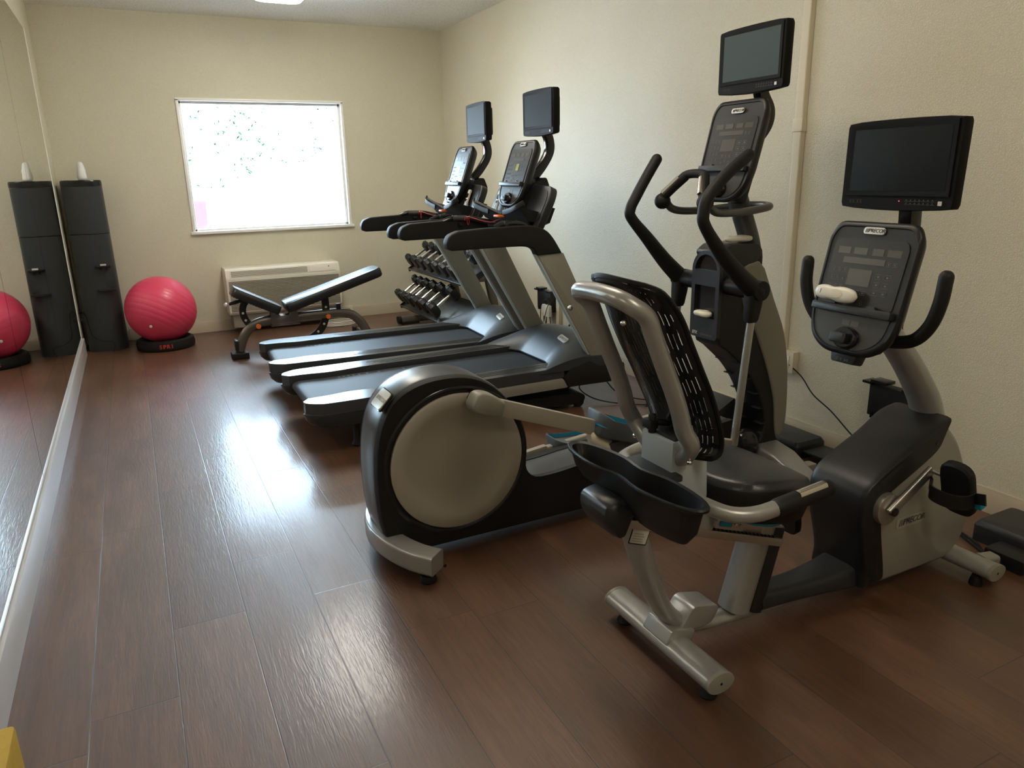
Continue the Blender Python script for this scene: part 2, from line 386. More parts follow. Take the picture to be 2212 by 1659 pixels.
# window: drywall return, white frame, glass, sill
win = MB(); w = .022; Y0 = YB - .012
for lo, hi in (((WX0 - .012, Y0, WZ0), (WX0 + .012, YB + T_, WZ1)), ((WX1 - .012, Y0, WZ0), (WX1 + .012, YB + T_, WZ1)), ((WX0 - .012, Y0, WZ1 - .012), (WX1 + .012, YB + T_, WZ1 + .012))): win.box(lo, hi)
wf = structure('window_1', win, M['frame'], ((WX0 + WX1) / 2, YB, WZ0), bevel=.002)
fr = MB()
for a0, a1, b0, b1 in ((WX0 + .012, WX0 + .032, WZ0, WZ1 - .012), (WX1 - .032, WX1 - .012, WZ0, WZ1 - .012)): fr.box((a0, YB + .05, b0), (a1, YB + .10, b1))
fr.box((WX0 + .012, YB + .05, WZ1 - .032), (WX1 - .012, YB + .10, WZ1 - .012)); fr.box((WX0 + .012, YB + .05, WZ0), (WX1 - .012, YB + .10, WZ0 + .022))
structure('window_frame', fr, M['frame'], parent=wf, bevel=.003)
structure('window_pane', MB().box((WX0 + .026, YB + .072, WZ0 + .016), (WX1 - .026, YB + .077, WZ1 - .026)), M['glass'], parent=wf)
structure('window_sill', MB().box((WX0 - .03, YB - .028, WZ0 - .022), (WX1 + .03, YB + .09, WZ0 + .004)), M['frame'], parent=wf, bevel=.004)
# baseboards
def bboard(name, p0, p1, inward, h=.103, m='bb'):
    d = (Vector(p1) - Vector(p0)); L_ = d.length; T = frame(p0, d, (0, 0, 1)); s = 1 if (T.to_3x3() @ Vector((0, 0, 1))).dot(Vector(inward)) > 0 else -1
    pr = [(0, 0), (s * .013, 0), (s * .013, h - .02), (s * .009, h - .012), (s * .007, h), (0, h)]
    mb = MB(); mb.rings([[(0, b, a) for a, b in pr], [(L_, b, a) for a, b in pr]], T=T); structure(name, mb, M[m])
bboard('baseboard_back', (-.16, YB, 0), (XR, YB, 0), (0, -1, 0)); bboard('baseboard_right', (XR, YF, 0), (XR, YB - .013, 0), (-1, 0, 0)); 
# white channel under the mirrors
structure('baseboard_left', MB().box((XL, YF, 0), (XL + .022, 6.99, .148)), M['trimw'], bevel=.003)
# mirrors
ys = [6.873, 5.22, 3.61, 2.0, .39, -1.2]
desc = ['tall wall mirror panel reflecting the black water cooler, next to the back corner', 'wall mirror panel reflecting the pink ball, between the two seams',
        'wall mirror panel above the plank floor on the camera side of the thick black seam', 'wall mirror panel at the edge of the view beyond the reflected floor', 'last wall mirror panel, behind the camera']
for k in range(5):
    mb = MB().box((XL + .001, ys[k + 1] + .003, .154), (XL + .008, ys[k] - .003, 2.484))
    o = solo('wall_mirror', mb, M['mirror'], desc[k], 'mirror', (XL, (ys[k] + ys[k + 1]) / 2, .154), 'mirror panels along the left wall')
    MB().box((XL + .0005, ys[k + 1] - .004, .154), (XL + .0035, ys[k + 1] + .004, 2.484)).build('seam_strip', M['seam'], o)
    if k == 0: MB().box((XL + .0005, ys[0] - .004, .150), (XL + .010, ys[0] + .004, 2.488)).build('end_strip', M['frame'], o)
# ceiling lamps: wraparound fixtures
def lamp(x, y, label, lens='lens'):
    t = thing('ceiling_light', (x, y, H), label, 'ceiling light', 'wraparound fixtures on the ceiling')
    MB().prism(rc([(x - .185, y - .62), (x + .185, y - .62), (x + .185, y + .62), (x - .185, y + .62)], .05), H - .012, H - .001, 'z').build('base_plate', M['frame'], t)
    rings = []
    for z, k in ((H - .012, 1), (H - .07, .99), (H - .095, .94), (H - .105, .82)):
        rings.append([(x + a, y + b, z) for a, b in rc([(-.175 * k, -.61 * (.5 + .5 * k)), (.175 * k, -.61 * (.5 + .5 * k)), (.175 * k, .61 * (.5 + .5 * k)), (-.175 * k, .61 * (.5 + .5 * k))], .06)])
    MB().rings(rings).build('diffuser', M[lens], t)
    return t
lamp(1.215, 5.70, 'white rectangular ceiling light in front of the window, lit')
lamp(1.215, 2.6, 'lit white rectangular ceiling light over the exercise machines', 'lens2')
lamp(1.215, -.5, 'lit white rectangular ceiling light behind the camera', 'lens2')

# ------------------------------------------------------------------ wall fittings
def raceway(name, y, z0, z1, label, zc=None):
    t = thing(name, (XR, y, z0), label, 'cable cover', 'cable covers on the long wall')
    MB().prism(rc([(XR, y - .028), (XR - .03, y - .024), (XR - .03, y + .024), (XR, y + .028)], .006), z0, z1, 'z').build('channel', M['cream'], t)
    if zc: MB().box((XR - .034, y - .031, zc - .03), (XR, y + .031, zc + .03)).build('coupling', M['cream'], t, bevel=.003)
    return t
t = raceway('cable_raceway', 2.782, .47, H, 'long cream cable cover running up the wall beside the elliptical', 1.59)
t2 = thing('wall_socket_box', (XR, 2.715, .36), 'cream socket box at the foot of the tall cable cover', 'socket')
MB().box((XR - .042, 2.675, .355), (XR, 2.80, .468)).build('housing', M['cream'], t2, bevel=.004)
MB().box((XR - .046, 2.70, .38), (XR - .041, 2.775, .445)).build('cover_plate', M['white'], t2, bevel=.002)
raceway('cable_raceway', 5.13, .10, .40, 'short cream cable cover low on the wall behind the treadmill uprights')
# black cord from the socket box
cd = MB(); X_ = XR - .03
cd.tube(smooth([(X_ - .01, 2.70, .40), (X_, 2.62, .35), (X_ - .01, 2.53, .28), (X_, 2.42, .22), (X_ - .01, 2.28, .14), (X_ - .02, 2.20, .115), (X_ - .03, 2.14, .11), (X_ - .03, 2.20, .07), (X_ - .05, 2.19, .012), (X_ - .1, 2.0, .008), (X_ - .12, 1.8, .008)], 6), .0035, 8)
solo('wall_cable', cd, M['soft'], 'thin black cord sagging from the socket box down to the baseboard', 'cable', (XR, 2.4, 0), 'loose cables by the long wall')
def power_box(y, z, label, cables):
    t = thing('power_adapter_box', (XR, y, z), label, 'adapter box', 'black adapter boxes on the long wall')
    MB().box((XR - .06, y - .11, z), (XR - .004, y + .11, z + .15)).build('case', M['black'], t, bevel=.005)
    for a in (-.11, .09):
        MB().box((XR - .075, y + a, z + .15), (XR - .004, y + a + .05, z + .162)).build('mounting_tab', M['gloss'], t, bevel=.002)
        MB().box((XR - .065, y + a - .012, z - .01), (XR - .01, y + a, z + .02)).build('mounting_tab', M['gloss'], t, bevel=.002)
    MB().box((XR - .085, y + .01, z + .163), (XR - .02, y + .09, z + .178)).build('top_plug', M['gloss'], t, bevel=.002)
    MB().prism(rc([(y - .13, z - .045), (y + .0, z - .045), (y + .0, z + .05), (y - .13, z + .05)], .012), XR - .085, XR - .06, 'x').build('splitter', M['white'], t, bevel=.003)
    mb = MB()
    for c in cables: mb.tube(smooth(c, 6), .0032, 8)
    mb.build('cable', M['soft'], t); return t
power_box(5.30, .30, 'black adapter box with tangled cables between the treadmill uprights', [
    [(XR - .05, 5.2, .42), (XR - .1, 5.26, .36), (XR - .09, 5.30, .22), (XR - .07, 5.27, .17), (XR - .06, 5.24, .3)],
    [(XR - .05, 5.16, .40), (XR - .09, 5.18, .35), (XR - .1, 5.22, .24), (XR - .06, 5.30, .2), (XR - .05, 5.32, .28)],
    [(XR - .05, 5.19, .33), (XR - .06, 5.2, .25), (XR - .06, 5.17, .15), (XR - .05, 5.14, .05), (XR - .06, 5.12, .01)],
    [(XR - .09, 5.16, .38), (XR - .1, 5.2, .40), (XR - .07, 5.24, .36), (XR - .08, 5.22, .2), (XR - .07, 5.2, .14)]])
power_box(2.09, .275, 'black adapter box with white splitter on the wall behind the bike mast', [
    [(XR - .03, 2.17, .28), (XR - .04, 2.17, .23), (XR - .05, 2.18, .17)], [(XR - .03, 2.15, .12), (XR - .05, 2.05, .10), (XR - .04, 1.95, .11), (XR - .05, 1.8, .02)]])
# units on the floor along the wall
def floor_unit(lo, hi, label, extra=None, group='black power units on the floor'):
    c = ((lo[0] + hi[0]) / 2, (lo[1] + hi[1]) / 2, 0)
    t = thing('power_unit', c, label, 'power unit', group)
    x0, y0, z0 = lo; x1, y1, z1 = hi
    MB().rings([[(a, b, z) for a, b in rc([(x0 - i, y0 - i), (x1 + i, y0 - i), (x1 + i, y1 + i), (x0 - i, y1 + i)], .02)] for z, i in ((0, 0), (z1 * .75, 0), (z1, -.012))]).build('case', M['char'], t, bevel=.003)
    if extra: extra(t)
    return t
def ex1(t):
    MB().box((2.84, 2.18, .0), (2.96, 2.30, .045)).build('plug_block', M['black'], t, bevel=.006)
    MB().box((2.78, 2.225, .045), (2.93, 2.40, .055)).build('cover_flap', M['char'], t, bevel=.002)
floor_unit((2.76, 2.42, 0), (2.96, 2.72, .085), 'black power unit on the floor by the elliptical tower', ex1)
def ex2(t): MB().box((2.60, 1.26, 0), (2.70, 1.40, .055)).build('plug_block', M['black'], t, bevel=.01)
floor_unit((2.72, 1.02, 0), (2.96, 1.52, .085), 'long black power unit on the floor in front of the bike, by the wall', ex2)
mb = MB()
for dy in (0, .02): mb.tube(smooth([(2.78, 2.75, .008), (2.70, 2.62 + dy, .008), (2.62, 2.45, .008), (2.58, 2.3 - dy, .008), (2.60 + dy, 2.1, .008), (2.68, 1.9, .008), (2.75, 1.7, .008), (2.70 - dy, 1.5, .008), (2.64, 1.42, .008)], 6), .005, 8)
solo('floor_cable', mb, M['soft'], 'pair of black cables lying on the floor between elliptical and bike', 'cable', (2.65, 2.1, 0), 'loose cables by the long wall')
mb = MB()
mb.tube(smooth([(2.40, 3.75, .15), (2.36, 3.8, .09), (2.42, 3.72, .03), (2.55, 3.6, .008), (2.75, 3.45, .008), (2.9, 3.4, .01)], 6), .004, 8)
mb.tube(smooth([(2.55, 3.8, .12), (2.6, 3.72, .04), (2.72, 3.6, .008), (2.85, 3.62, .03), (2.9, 3.7, .12), (2.93, 3.75, .2)], 6), .004, 8)
mb.tube(smooth([(2.7, 3.55, .008), (2.62, 3.45, .02), (2.7, 3.38, .06), (2.8, 3.45, .03), (2.86, 3.6, .008)], 6), .003, 8)
solo('floor_cable', mb, M['soft'], 'thin black cables tangled under the front of the nearer treadmill', 'cable', (2.6, 3.6, 0), 'loose cables by the long wall')
mb = MB(); mb.tube([(XR - .02, 4.9, .28), (2.78, 4.82, .08)], .007, 8); mb.tube([(XR - .02, 4.72, .26), (2.86, 4.68, .08)], .007, 8); 
mb.tube([(2.78, 4.82, .08), (2.7, 4.7, .008)], .007, 8); mb.tube([(2.86, 4.68, .08), (2.8, 4.6, .008)], .007, 8)
solo('floor_cable', mb, M['soft'], 'two stiff blue-black cables slanting down the wall behind the nearer treadmill hood', 'cable', (2.8, 4.7, 0), 'loose cables by the long wall')
# ------------------------------------------------------------------ shared machine parts
def tilted(x, y, z, t):
    return frame((x, y, z), (0, -1, 0), (math.sin(t), 0, math.cos(t)))
def console(root, T, lit=False, height=.405, sub='console'):
    s = height / .405
    out = rc([(-.132, .405), (.132, .405), (.156, .365), (.154, .11), (.135, .045), (.075, .004), (-.075, .004), (-.135, .045), (-.154, .11), (-.156, .365)], [.03, .03, .05, .06, .05, .05, .05, .05, .06, .05], 5)
    out = [(a, b * s) for a, b in out]
    cx, cy = 0, .2
    def ring(k, z, dy=0): return [((a - cx) * k + cx, (b - cy) * k + cy + dy, z) for a, b in out]
    body = MB().rings([ring(.60, -.060, .02), ring(.84, -.052, .01), ring(.95, -.034), ring(1, -.015), ring(1, -.004), ring(.965, .004), ring(.925, .004), ring(.915, .0005)], T=T)
    c = body.build('console', M['black'], root, sharp=50)
    ov = rc([(-.118, .352), (.118, .352), (.128, .33), (.124, .148), (-.124, .148), (-.128, .33)], .015)
    MB().prism(ov, 0, .0035, 'z', T=T).build('overlay', M['panel'], c)
    lo = rc([(-.128, .128), (.128, .128), (.116, .062), (.064, .024), (-.064, .024), (-.116, .062)], [.004, .004, .03, .03, .03, .03])
    MB().prism(lo, 0, .003, 'z', T=T).build('lower_panel', M['panel2'], c)
    MB().prism(rc([(-.138, .126), (.138, .126), (.138, .150), (-.138, .150)], .006), -.002, .026, 'z', T=T).build('ledge', M['char'], c, bevel=.004)
    for a in (-.085, .055): MB().prism(rc([(a, .148), (a + .03, .148), (a + .024, .158), (a + .006, .158)], .003), .008, .022, 'z', T=T).build('ledge_clip', M['char'], c)
    d = MB()
    for a, b in ((-.108, -.064), (-.052, -.006), (.012, .050), (.062, .108)): d.box((a, .306, .003), (b, .326, .0042), T)
    d.box((-.082, .278, .003), (.062, .296, .0042), T)
    d.build('small_display', M['lcd'], c)
    MB().box((-.052, .212, .003), (.028, .262, .0042), T).build('main_display', M['lcd'], c)
    if lit: MB().box((-.012, .222, .0042), (.022, .262, .0048), T).build('lit_segment', M['lcdg'], c)
    k = MB()
    def key(x, y, w=.013, h=.011):
        t = .0008
        for q in ((x - w / 2, y - h / 2, x + w / 2, y - h / 2 + t), (x - w / 2, y + h / 2 - t, x + w / 2, y + h / 2), (x - w / 2, y - h / 2, x - w / 2 + t, y + h / 2), (x + w / 2 - t, y - h / 2, x + w / 2, y + h / 2)):
            k.box((q[0], q[1], .0034), (q[2], q[3], .0040), T)
        k.box((x - w * .16, y - h * .16, .0034), (x + w * .16, y + h * .16, .0040), T)
    for r in range(4):
        for q in range(3): key(-.108 + q * .020, .256 - r * .026)
    for x_ in (.052, .082): key(x_, .246, .02, .015); key(x_, .222, .02, .015); key(x_, .198, .02, .015)
    for x_ in (.075, .095): key(x_, .284)
    for x_, y_ in ((-.03, .192), (-.008, .192), (.014, .192), (-.008, .174), (-.03, .163), (.014, .163)): key(x_, y_, .016, .012)
    k.build('key_print', M['ink'], c)
    MB().box((-.04, .196, .0041), (-.02, .1972, .0046), T).build('stop_mark', M['red'], c)
    MB().prism(rc([(-.028, .092), (-.002, .092), (-.002, .108), (-.028, .108)], .001), .003, .0036, 'z', T=T).build('heart_display', M['lcd'], c)
    MB().prism(rc([(.004, .092), (.03, .092), (.03, .108), (.004, .108)], .001), .003, .0036, 'z', T=T).build('heart_display', M['lcd'], c)
    # dial housing
    MB().rings([[(a * k1 * .045, .055 + b * k1 * .034, z) for a, b in circ(1, 24)] for z, k1 in ((.002, 1.0), (.010, .98), (.018, .85))], T=T).build('dial_recess', M['gloss'], c)
    kb = MB().prism(rc([(-.036, .036), (.022, .036), (.022, .068), (-.036, .068)], .008), .012, .036, 'z', T=T).build('control_knob', M['black'], c, bevel=.004)
    MB().box((-.030, .056, .0362), (.014, .066, .0372), T).build('knob_mark', M['char'], kb)
    bd = MB().prism(rc([(-.036, .367), (.036, .367), (.036, .388), (-.036, .388)], .0105, 6), .003, .0075, 'z', T=T).build('badge', M['badge'], c, bevel=.0012)
    stripes = T @ Matrix.Translation((0, .3775, .0077)); stripes_logo(stripes, .062, c, M['gloss'], size=.0155)
    # bracket behind
    MB().prism(rc([(-.05, .02), (.05, .02), (.06, .20), (-.06, .20)], .02), -.12, -.045, 'z', T=T).build('rear_cover', M['black'], c, bevel=.012)
    return c
def tv(root, x, y, z, w=.375, h=.25, arm=None, tilt=0.0, screen='tscreen', led=False):
    """screen facing -x; x,y,z is the centre of the front face"""
    T = tilted(x, y, z, tilt); W, Hh = w / 2, h / 2
    arc = []
    for i in range(9):
        t = i / 8; arc.append((W - t * w, Hh + .004 * math.sin(PI * t)))
    low = []
    for i in range(9):
        t = i / 8; low.append((-W + .004 + t * (w - .008), -Hh - .007 * math.sin(PI * t)))
    out = [(W, Hh - .012), (W - .004, Hh - .003)] + arc[1:-1] + [(-W + .004, Hh - .003), (-W, Hh - .012), (-W + .002, -Hh + .012), (-W + .006, -Hh + .002)] + low[1:-1] + [(W - .006, -Hh + .002), (W - .002, -Hh + .012)]
    def ring(k, zz): return [(a * k, b * k, zz) for a, b in out]
    inner = rect(w - .062, h - .062, .003, 3)
    b = MB().rings([ring(.96, -.045), ring(1, -.032), ring(1, -.006), ring(.982, 0)], T=T).build('television', M['tvbody'], root, sharp=45)
    # bezel slope and recessed screen
    x0, x1, y0, y1 = -W + .016, W - .016, -Hh + .036, Hh - .008
    bz = MB()
    O = [(x0, y0), (x1, y0), (x1, y1), (x0, y1)]; I = [(x0 + .015, y0 + .014), (x1 - .015, y0 + .014), (x1 - .015, y1 - .014), (x0 + .015, y1 - .014)]
    bz.rings([[(p[0], p[1], .0005) for p in O], [(p[0], p[1], .004) for p in O], [(p[0] * .995, p[1] * .995, .004) for p in O], [(p[0], p[1], .001) for p in I], [(p[0], p[1], .0005) for p in I]], T=T)
    bz.build('bezel', M['tvbody'], b)
    MB().box((I[0][0], I[0][1], .0008), (I[2][0], I[2][1], .0016), T).build('screen', M[screen], b)
    k = MB()
    for j in range(4): 
        xx = -W + .034 + j * .011 + (.004 if j > 1 else 0); k.box((xx, -Hh + .014, .0002), (xx + .008, -Hh + .0145, .0008), T); k.box((xx, -Hh + .022, .0002), (xx + .008, -Hh + .0225, .0008), T); k.box((xx + .003, -Hh + .017, .0002), (xx + .005, -Hh + .0195, .0008), T)
    for j in range(7):
        xx = W - .150 + j * .0135
        for r in (0, 1): 
            k.box((xx, -Hh + .012 + r * .009, .0002), (xx + .011, -Hh + .0128 + r * .009, .0008), T); k.box((xx + .004, -Hh + .015 + r * .009, .0002), (xx + .007, -Hh + .017 + r * .009, .0008), T)
    k.build('button_print', M['ink'], b)
    MB().prism(rc([(W - .046, -Hh + .011), (W - .034, -Hh + .011), (W - .034, -Hh + .023), (W - .046, -Hh + .023)], .002), .0002, .002, 'z', T=T).build('power_button', M['badge'], b)
    if led: MB().box((.018, -Hh + .020, .0002), (.021, -Hh + .023, .001), T).build('indicator_light', mat('red_led', (.6, .02, .02), .4, emit=(1, .05, .05), estr=2), b)
    MB().prism(rect(w - .09, h - .07, .02), -.070, -.040, 'z', T=T).build('back_cover', M['black'], b, bevel=.008)
    gr = MB()
    for j in range(16): gr.box((W - .058, -.085 + j * .011, -.062), (W - .040, -.080 + j * .011, -.046), T)
    gr.build('cooling_fins', M['black'], b)
    if arm: MB().sweep(smooth(arm, 6), rect(.052, .046, .008, 2), up=(0, 1, 0)).build('screen_arm', M['gloss'], root)
    return b
def remote(name, T, label, L_=.155, group='white remotes left on the machines', m='white'):
    """rounded two-lobed remote; T: x along the length, z up from the thing it lies on"""
    t = thing(name, T.translation, label, 'remote', group)
    R = []; n = 22
    for i in range(15):
        u = i / 14; x = (u - .5) * L_; e = math.sqrt(max(0, 1 - (2 * u - 1) ** 4)); e = max(e, .12)
        wv = .024 - .0042 * math.exp(-((u - .42) / .11) ** 2) ; hh = .0145 - .002 * math.exp(-((u - .42) / .12) ** 2)
        R.append([(x, wv * e * math.copysign(abs(math.cos(a)) ** .8, math.cos(a)), .0145 + hh * e * math.copysign(abs(math.sin(a)) ** .8, math.sin(a))) for a in [2 * PI * j / n for j in range(n)]])
    MB().rings(R, T=T).build('case', M[m], t, sharp=60)
    MB().rings([[(.012 + a * k, b * k, z) for a, b in circ(.024, 20, .013)] for z, k in ((.026, 1), (.0292, 1), (.0298, .9))], T=T).build('button_pad', M['cream'], t)
    MB().box((-.046, -.006, .0282), (-.045, .008, .0291), T).build('print', M['ink'], t)
    return t

# ------------------------------------------------------------------ recumbent bike
yb = 1.50
bike = thing('recumbent_bike', (1.85, yb, 0), 'silver and black recumbent exercise bike with a slotted backrest, nearest to the camera', 'exercise bike')
def oval_foot(x, y0, y1, z, w=.092, h=.060):
    return MB().sweep([(x, y0, z), (x, y1, z)], circ(w / 2, 24, h / 2), up=(0, 0, 1))
f1 = oval_foot(1.235, 1.275, 1.745, .068).build('rear_foot', M['silver'], bike)
MB().sweep([(1.235, 1.262, .068), (1.235, 1.276, .068)], circ(.047, 24, .031), up=(0, 0, 1)).build('end_cap', M['beige'], f1, bevel=.003)
MB().sweep([(1.235, 1.745, .068), (1.235, 1.756, .068)], circ(.047, 24, .031), up=(0, 0, 1)).build('end_cap', M['beige'], f1, bevel=.003)
MB().cyl((1.235, 1.2615, .068), (1.235, 1.2608, .068), .004, 10).build('end_screw', M['gloss'], f1)
for y in (1.31, 1.705): MB().lathe([(.024, 0), (.026, .006), (.018, .02), (.012, .05)], 20, T=Matrix.Translation((1.235, y, 0))).build('levelling_foot', M['soft'], f1)
f2 = oval_foot(2.44, 1.27, 1.73, .062, .088, .056).build('front_foot', M['silver'], bike)
for a, b in ((1.256, 1.271), (1.73, 1.744)): MB().sweep([(2.44, a, .062), (2.44, b, .062)], circ(.0455, 24, .0295), up=(0, 0, 1)).build('end_cap', M['beige'], f2, bevel=.003)
MB().cyl((2.44, 1.2555, .062), (2.44, 1.2548, .062), .004, 10).build('end_screw', M['gloss'], f2)
wh = MB().sweep([(2.47, 1.335, .062), (2.53, 1.325, .058)], rect(.05, .045, .012), up=(0, 0, 1)).build('wheel_bracket', M['silver'], f2)
MB().cyl((2.535, 1.31, .030), (2.535, 1.345, .030), .030, 20).build('transport_wheel', M['black'], f2, bevel=.003)
for y in (1.31, 1.69): MB().lathe([(.022, 0), (.022, .01), (.014, .04)], 16, T=Matrix.Translation((2.42, y, 0))).build('levelling_foot', M['soft'], f2)
# frame: wide oval tube from the seat rail down and forward
fp = smooth([(1.095, yb, .50), (1.135, yb, .36), (1.185, yb, .235), (1.235, yb, .150), (1.30, yb, .098), (1.40, yb, .075), (1.56, yb, .064), (1.80, yb, .052), (2.10, yb, .045), (2.44, yb, .052)], 5)
n_ = len(fp)
MB().sweep(fp, circ(.040, 20, .029), up=(1, 0, .3) if False else None, scale=[1.18 - .45 * min(1, i / (n_ * .6)) for i in range(n_)]).build('main_frame', M['silver'], bike)
MB().prism(rc([(1.245, .100), (1.37, .098), (1.40, .150), (1.30, .175)], .02), yb - .045, yb + .045).build('weld_gusset', M['silver'], bike, bevel=.012)
MB().prism(rc([(1.190, .085), (1.285, .075), (1.30, .105), (1.215, .128)], .008), yb - .055, yb + .055).build('saddle_bracket', M['silver'], bike, bevel=.008)
MB().sweep([(1.495, yb, .085), (1.575, yb, .36)], rect(.085, .082, .03, 3), up=(1, 0, 0)).build('seat_post', M['silver'], bike)
MB().sweep([(1.552, yb, .075), (1.625, yb, .345)], rect(.090, .045, .012, 3), up=(1, 0, 0)).build('post_cover', M['black'], bike)
# low step-through cover
R = []
for u in [i / 10 for i in range(11)]:
    x = 1.57 + u * .43; h = .135 - .016 * math.sin(PI * u); w2 = .052 + .035 * u ** 2
    R.append([(x, yb + a, b) for a, b in rc([(-w2, .075 - .02 * u), (w2, .075 - .02 * u), (w2 * .8, h), (-w2 * .8, h)], .02)])
MB().rings(R).build('step_cover', M['char'], bike, sharp=45)
# housing
side = rc([(2.0, .062), (1.96, .36), (2.0, .40), (2.19, .545), (2.275, .585), (2.36, .51), (2.455, .345), (2.488, .26), (2.485, .17), (2.455, .105), (2.39, .062)], [.02, .05, .05, .05, .03, .08, .05, .06, .06, .06, .03], 4)
hs = MB()
for s_ in (1,):
    cx_, cz_ = 2.2, .30
    R = []
    for t, k in ((-.098, .93), (-.090, .985), (-.07, 1.0), (.07, 1.0), (.090, .985), (.098, .93)): R.append([((a - cx_) * k + cx_, yb + t, (b - cz_) * k + cz_) for a, b in side])
    hs.rings(R)
hs.build('drive_housing', M['beige'], bike, sharp=50)
# black front shroud wrapping the rider side of the housing
prof = [(1.955, .12), (1.942, .18), (1.908, .30), (1.902, .38), (1.928, .435), (2.0, .478), (2.12, .532), (2.22, .588), (2.292, .602)]
inner = [(2.275, .565), (2.238, .505), (2.12, .445), (2.02, .398), (1.985, .352), (2.0, .25), (2.035, .10), (2.02, .070), (1.95, .070)]
poly = smooth(prof, 4) + smooth(inner, 4)
cx_, cz_ = 2.07, .38
R = []
for t, k in ((-.108, .955), (-.102, .985), (-.085, 1.0), (.085, 1.0), (.102, .985), (.108, .955)): R.append([((a - cx_) * k + cx_, yb + t, (b - cz_) * k + cz_) for a, b in poly])
MB().rings(R).build('front_shroud', M['black'], bike, sharp=55)
MB().cyl((2.225, yb - .1095, .525), (2.225, yb - .108, .525), .006, 12).build('shroud_screw', M['gloss'], bike)
# crank, axle disc, pedals
ax = (2.00, .352)
MB().sweep([(ax[0], yb - .128, ax[1]), (ax[0], yb + .128, ax[1])], circ(.052, 32), up=(0, 0, 1)).build('axle_disc', M['alu'], bike, bevel=.006)
cr = MB().sweep([(ax[0] - .012, yb - .137, ax[1] - .005), (2.155, yb - .145, .462)], rect(.034, .016, .007), up=(0, 1, 0)).build('crank_arm', M['alu'], bike)
MB().cyl((ax[0], yb - .150, ax[1]), (ax[0], yb - .135, ax[1]), .014, 16).build('crank_bolt', M['gloss'], bike)
MB().sweep([(ax[0], yb + .137, ax[1]), (1.86, yb + .145, .248)], rect(.034, .016, .007), up=(0, 1, 0)).build('crank_arm', M['alu'], bike)
def pedal(cx, cy, cz, tilt, strap=True):
    # footplate: rounded, user side faces -x and up
    T = Matrix.Translation((cx, cy, cz)) @ Matrix.Rotation(tilt, 4, 'Y')
    out = rc([(-.050, -.085), (.050, -.085), (.050, .100), (-.050, .100)], [.04, .04, .045, .045], 5)   # (y, z) outline
    p = MB().rings([[(x, a * k, b * k) for a, b in out] for x, k in ((-.014, .93), (-.008, 1), (.012, 1), (.02, .9))], T=T).build('pedal', M['soft'], bike)
    if not strap: return p
    st = [(-.012, -.062, .000), (-.045, -.055, .004), (-.070, -.025, .010), (-.074, .02, .014), (-.060, .05, .012), (-.03, .066, .006), (-.01, .085, .0)]
    MB().sweep(smooth([T @ Vector(q) for q in st], 5), rect(.005, .046, .001, 1), up=(0, 0, 1)).build('pedal_strap', M['soft'], p)
    MB().box((-.02, -.082, -.028), (.005, -.062, -.006), T).build('strap_buckle', M['blue'], p, bevel=.003)
    MB().sweep([T @ Vector((-.012, -.06, .004)), T @ Vector((-.030, -.105, .028))], rect(.004, .034, .001, 1), up=(0, 0, 1)).build('strap_tail', M['soft'], p)
    return p
pedal(2.160, yb - .235, .425, -.30); pedal(1.960, yb + .235, .205, -.15, False)
for (a, b) in (((2.155, yb - .145, .462), (2.16, yb - .20, .455)), ((1.86, yb + .145, .248), (1.90, yb + .20, .240))): MB().cyl(a, b, .008, 10).build('pedal_axle', M['alu'], bike)
# side badge
Tb = frame((2.155, yb - .0988, .268), (1, 0, 0), (0, 0, 1))
MB().prism(rc([(-.07, -.02), (.07, -.02), (.07, .02), (-.07, .02)], .010), 0, .001, 'z', T=Tb).build('badge_plate', M['dgrey'], bike)
stripes_logo(Tb @ Matrix.Translation((0, 0, .0012)), .12, bike, M['graph'], size=.030)
# mast and console
ms = smooth([(2.345, yb, .50), (2.30, yb, .62), (2.235, yb, .71), (2.165, yb, .79), (2.09, yb, .865), (2.03, yb, .93)], 5)
MB().sweep(ms, circ(.042, 20, .050), up=(0, 1, 0), scale=[1.15 - .30 * i / (len(ms) - 1) for i in range(len(ms))]).build('mast', M['silver'], bike)
tc_ = math.radians(14)
Tc = tilted(1.872, yb + .005, .842, tc_); console(bike, Tc)
MB().prism(rc([(-.04, -.022), (.04, -.022), (.052, .03), (-.052, .03)], .008), -.05, -.006, 'z', T=Tc).build('headphone_port', M['black'], bike, bevel=.004)
tx = text_mb('\u03a9  2   5-5', .011, Tc @ Matrix.Translation((0, -.012, -.0055))); tx.build('port_print', M['ink'], bike)
tv(bike, 2.03, yb + .008, 1.397, tilt=.02, arm=[(2.085, yb, 1.36), (2.10, yb, 1.27), (2.10, yb, 1.18), (2.055, yb, 1.08), (2.00, yb, 1.03)], led=True, screen='bscreen')
# hooked front handlebars
hp = [(1.975, yb - .035, .888), (1.965, yb - .10, .892), (1.958, yb - .165, .912), (1.952, yb - .210, .962), (1.950, yb - .232, 1.03), (1.954, yb - .236, 1.100)]
for s_ in (1, -1):
    MB().tube(smooth([(a, yb + (b - yb) * s_, c) for a, b, c in hp], 6), .0195, 16, round_end=True).build('handlebar', M['soft'], bike)
MB().box((1.96, yb - .03, .86), (2.10, yb + .03, .93)).build('handlebar_clamp', M['black'], bike, bevel=.012)
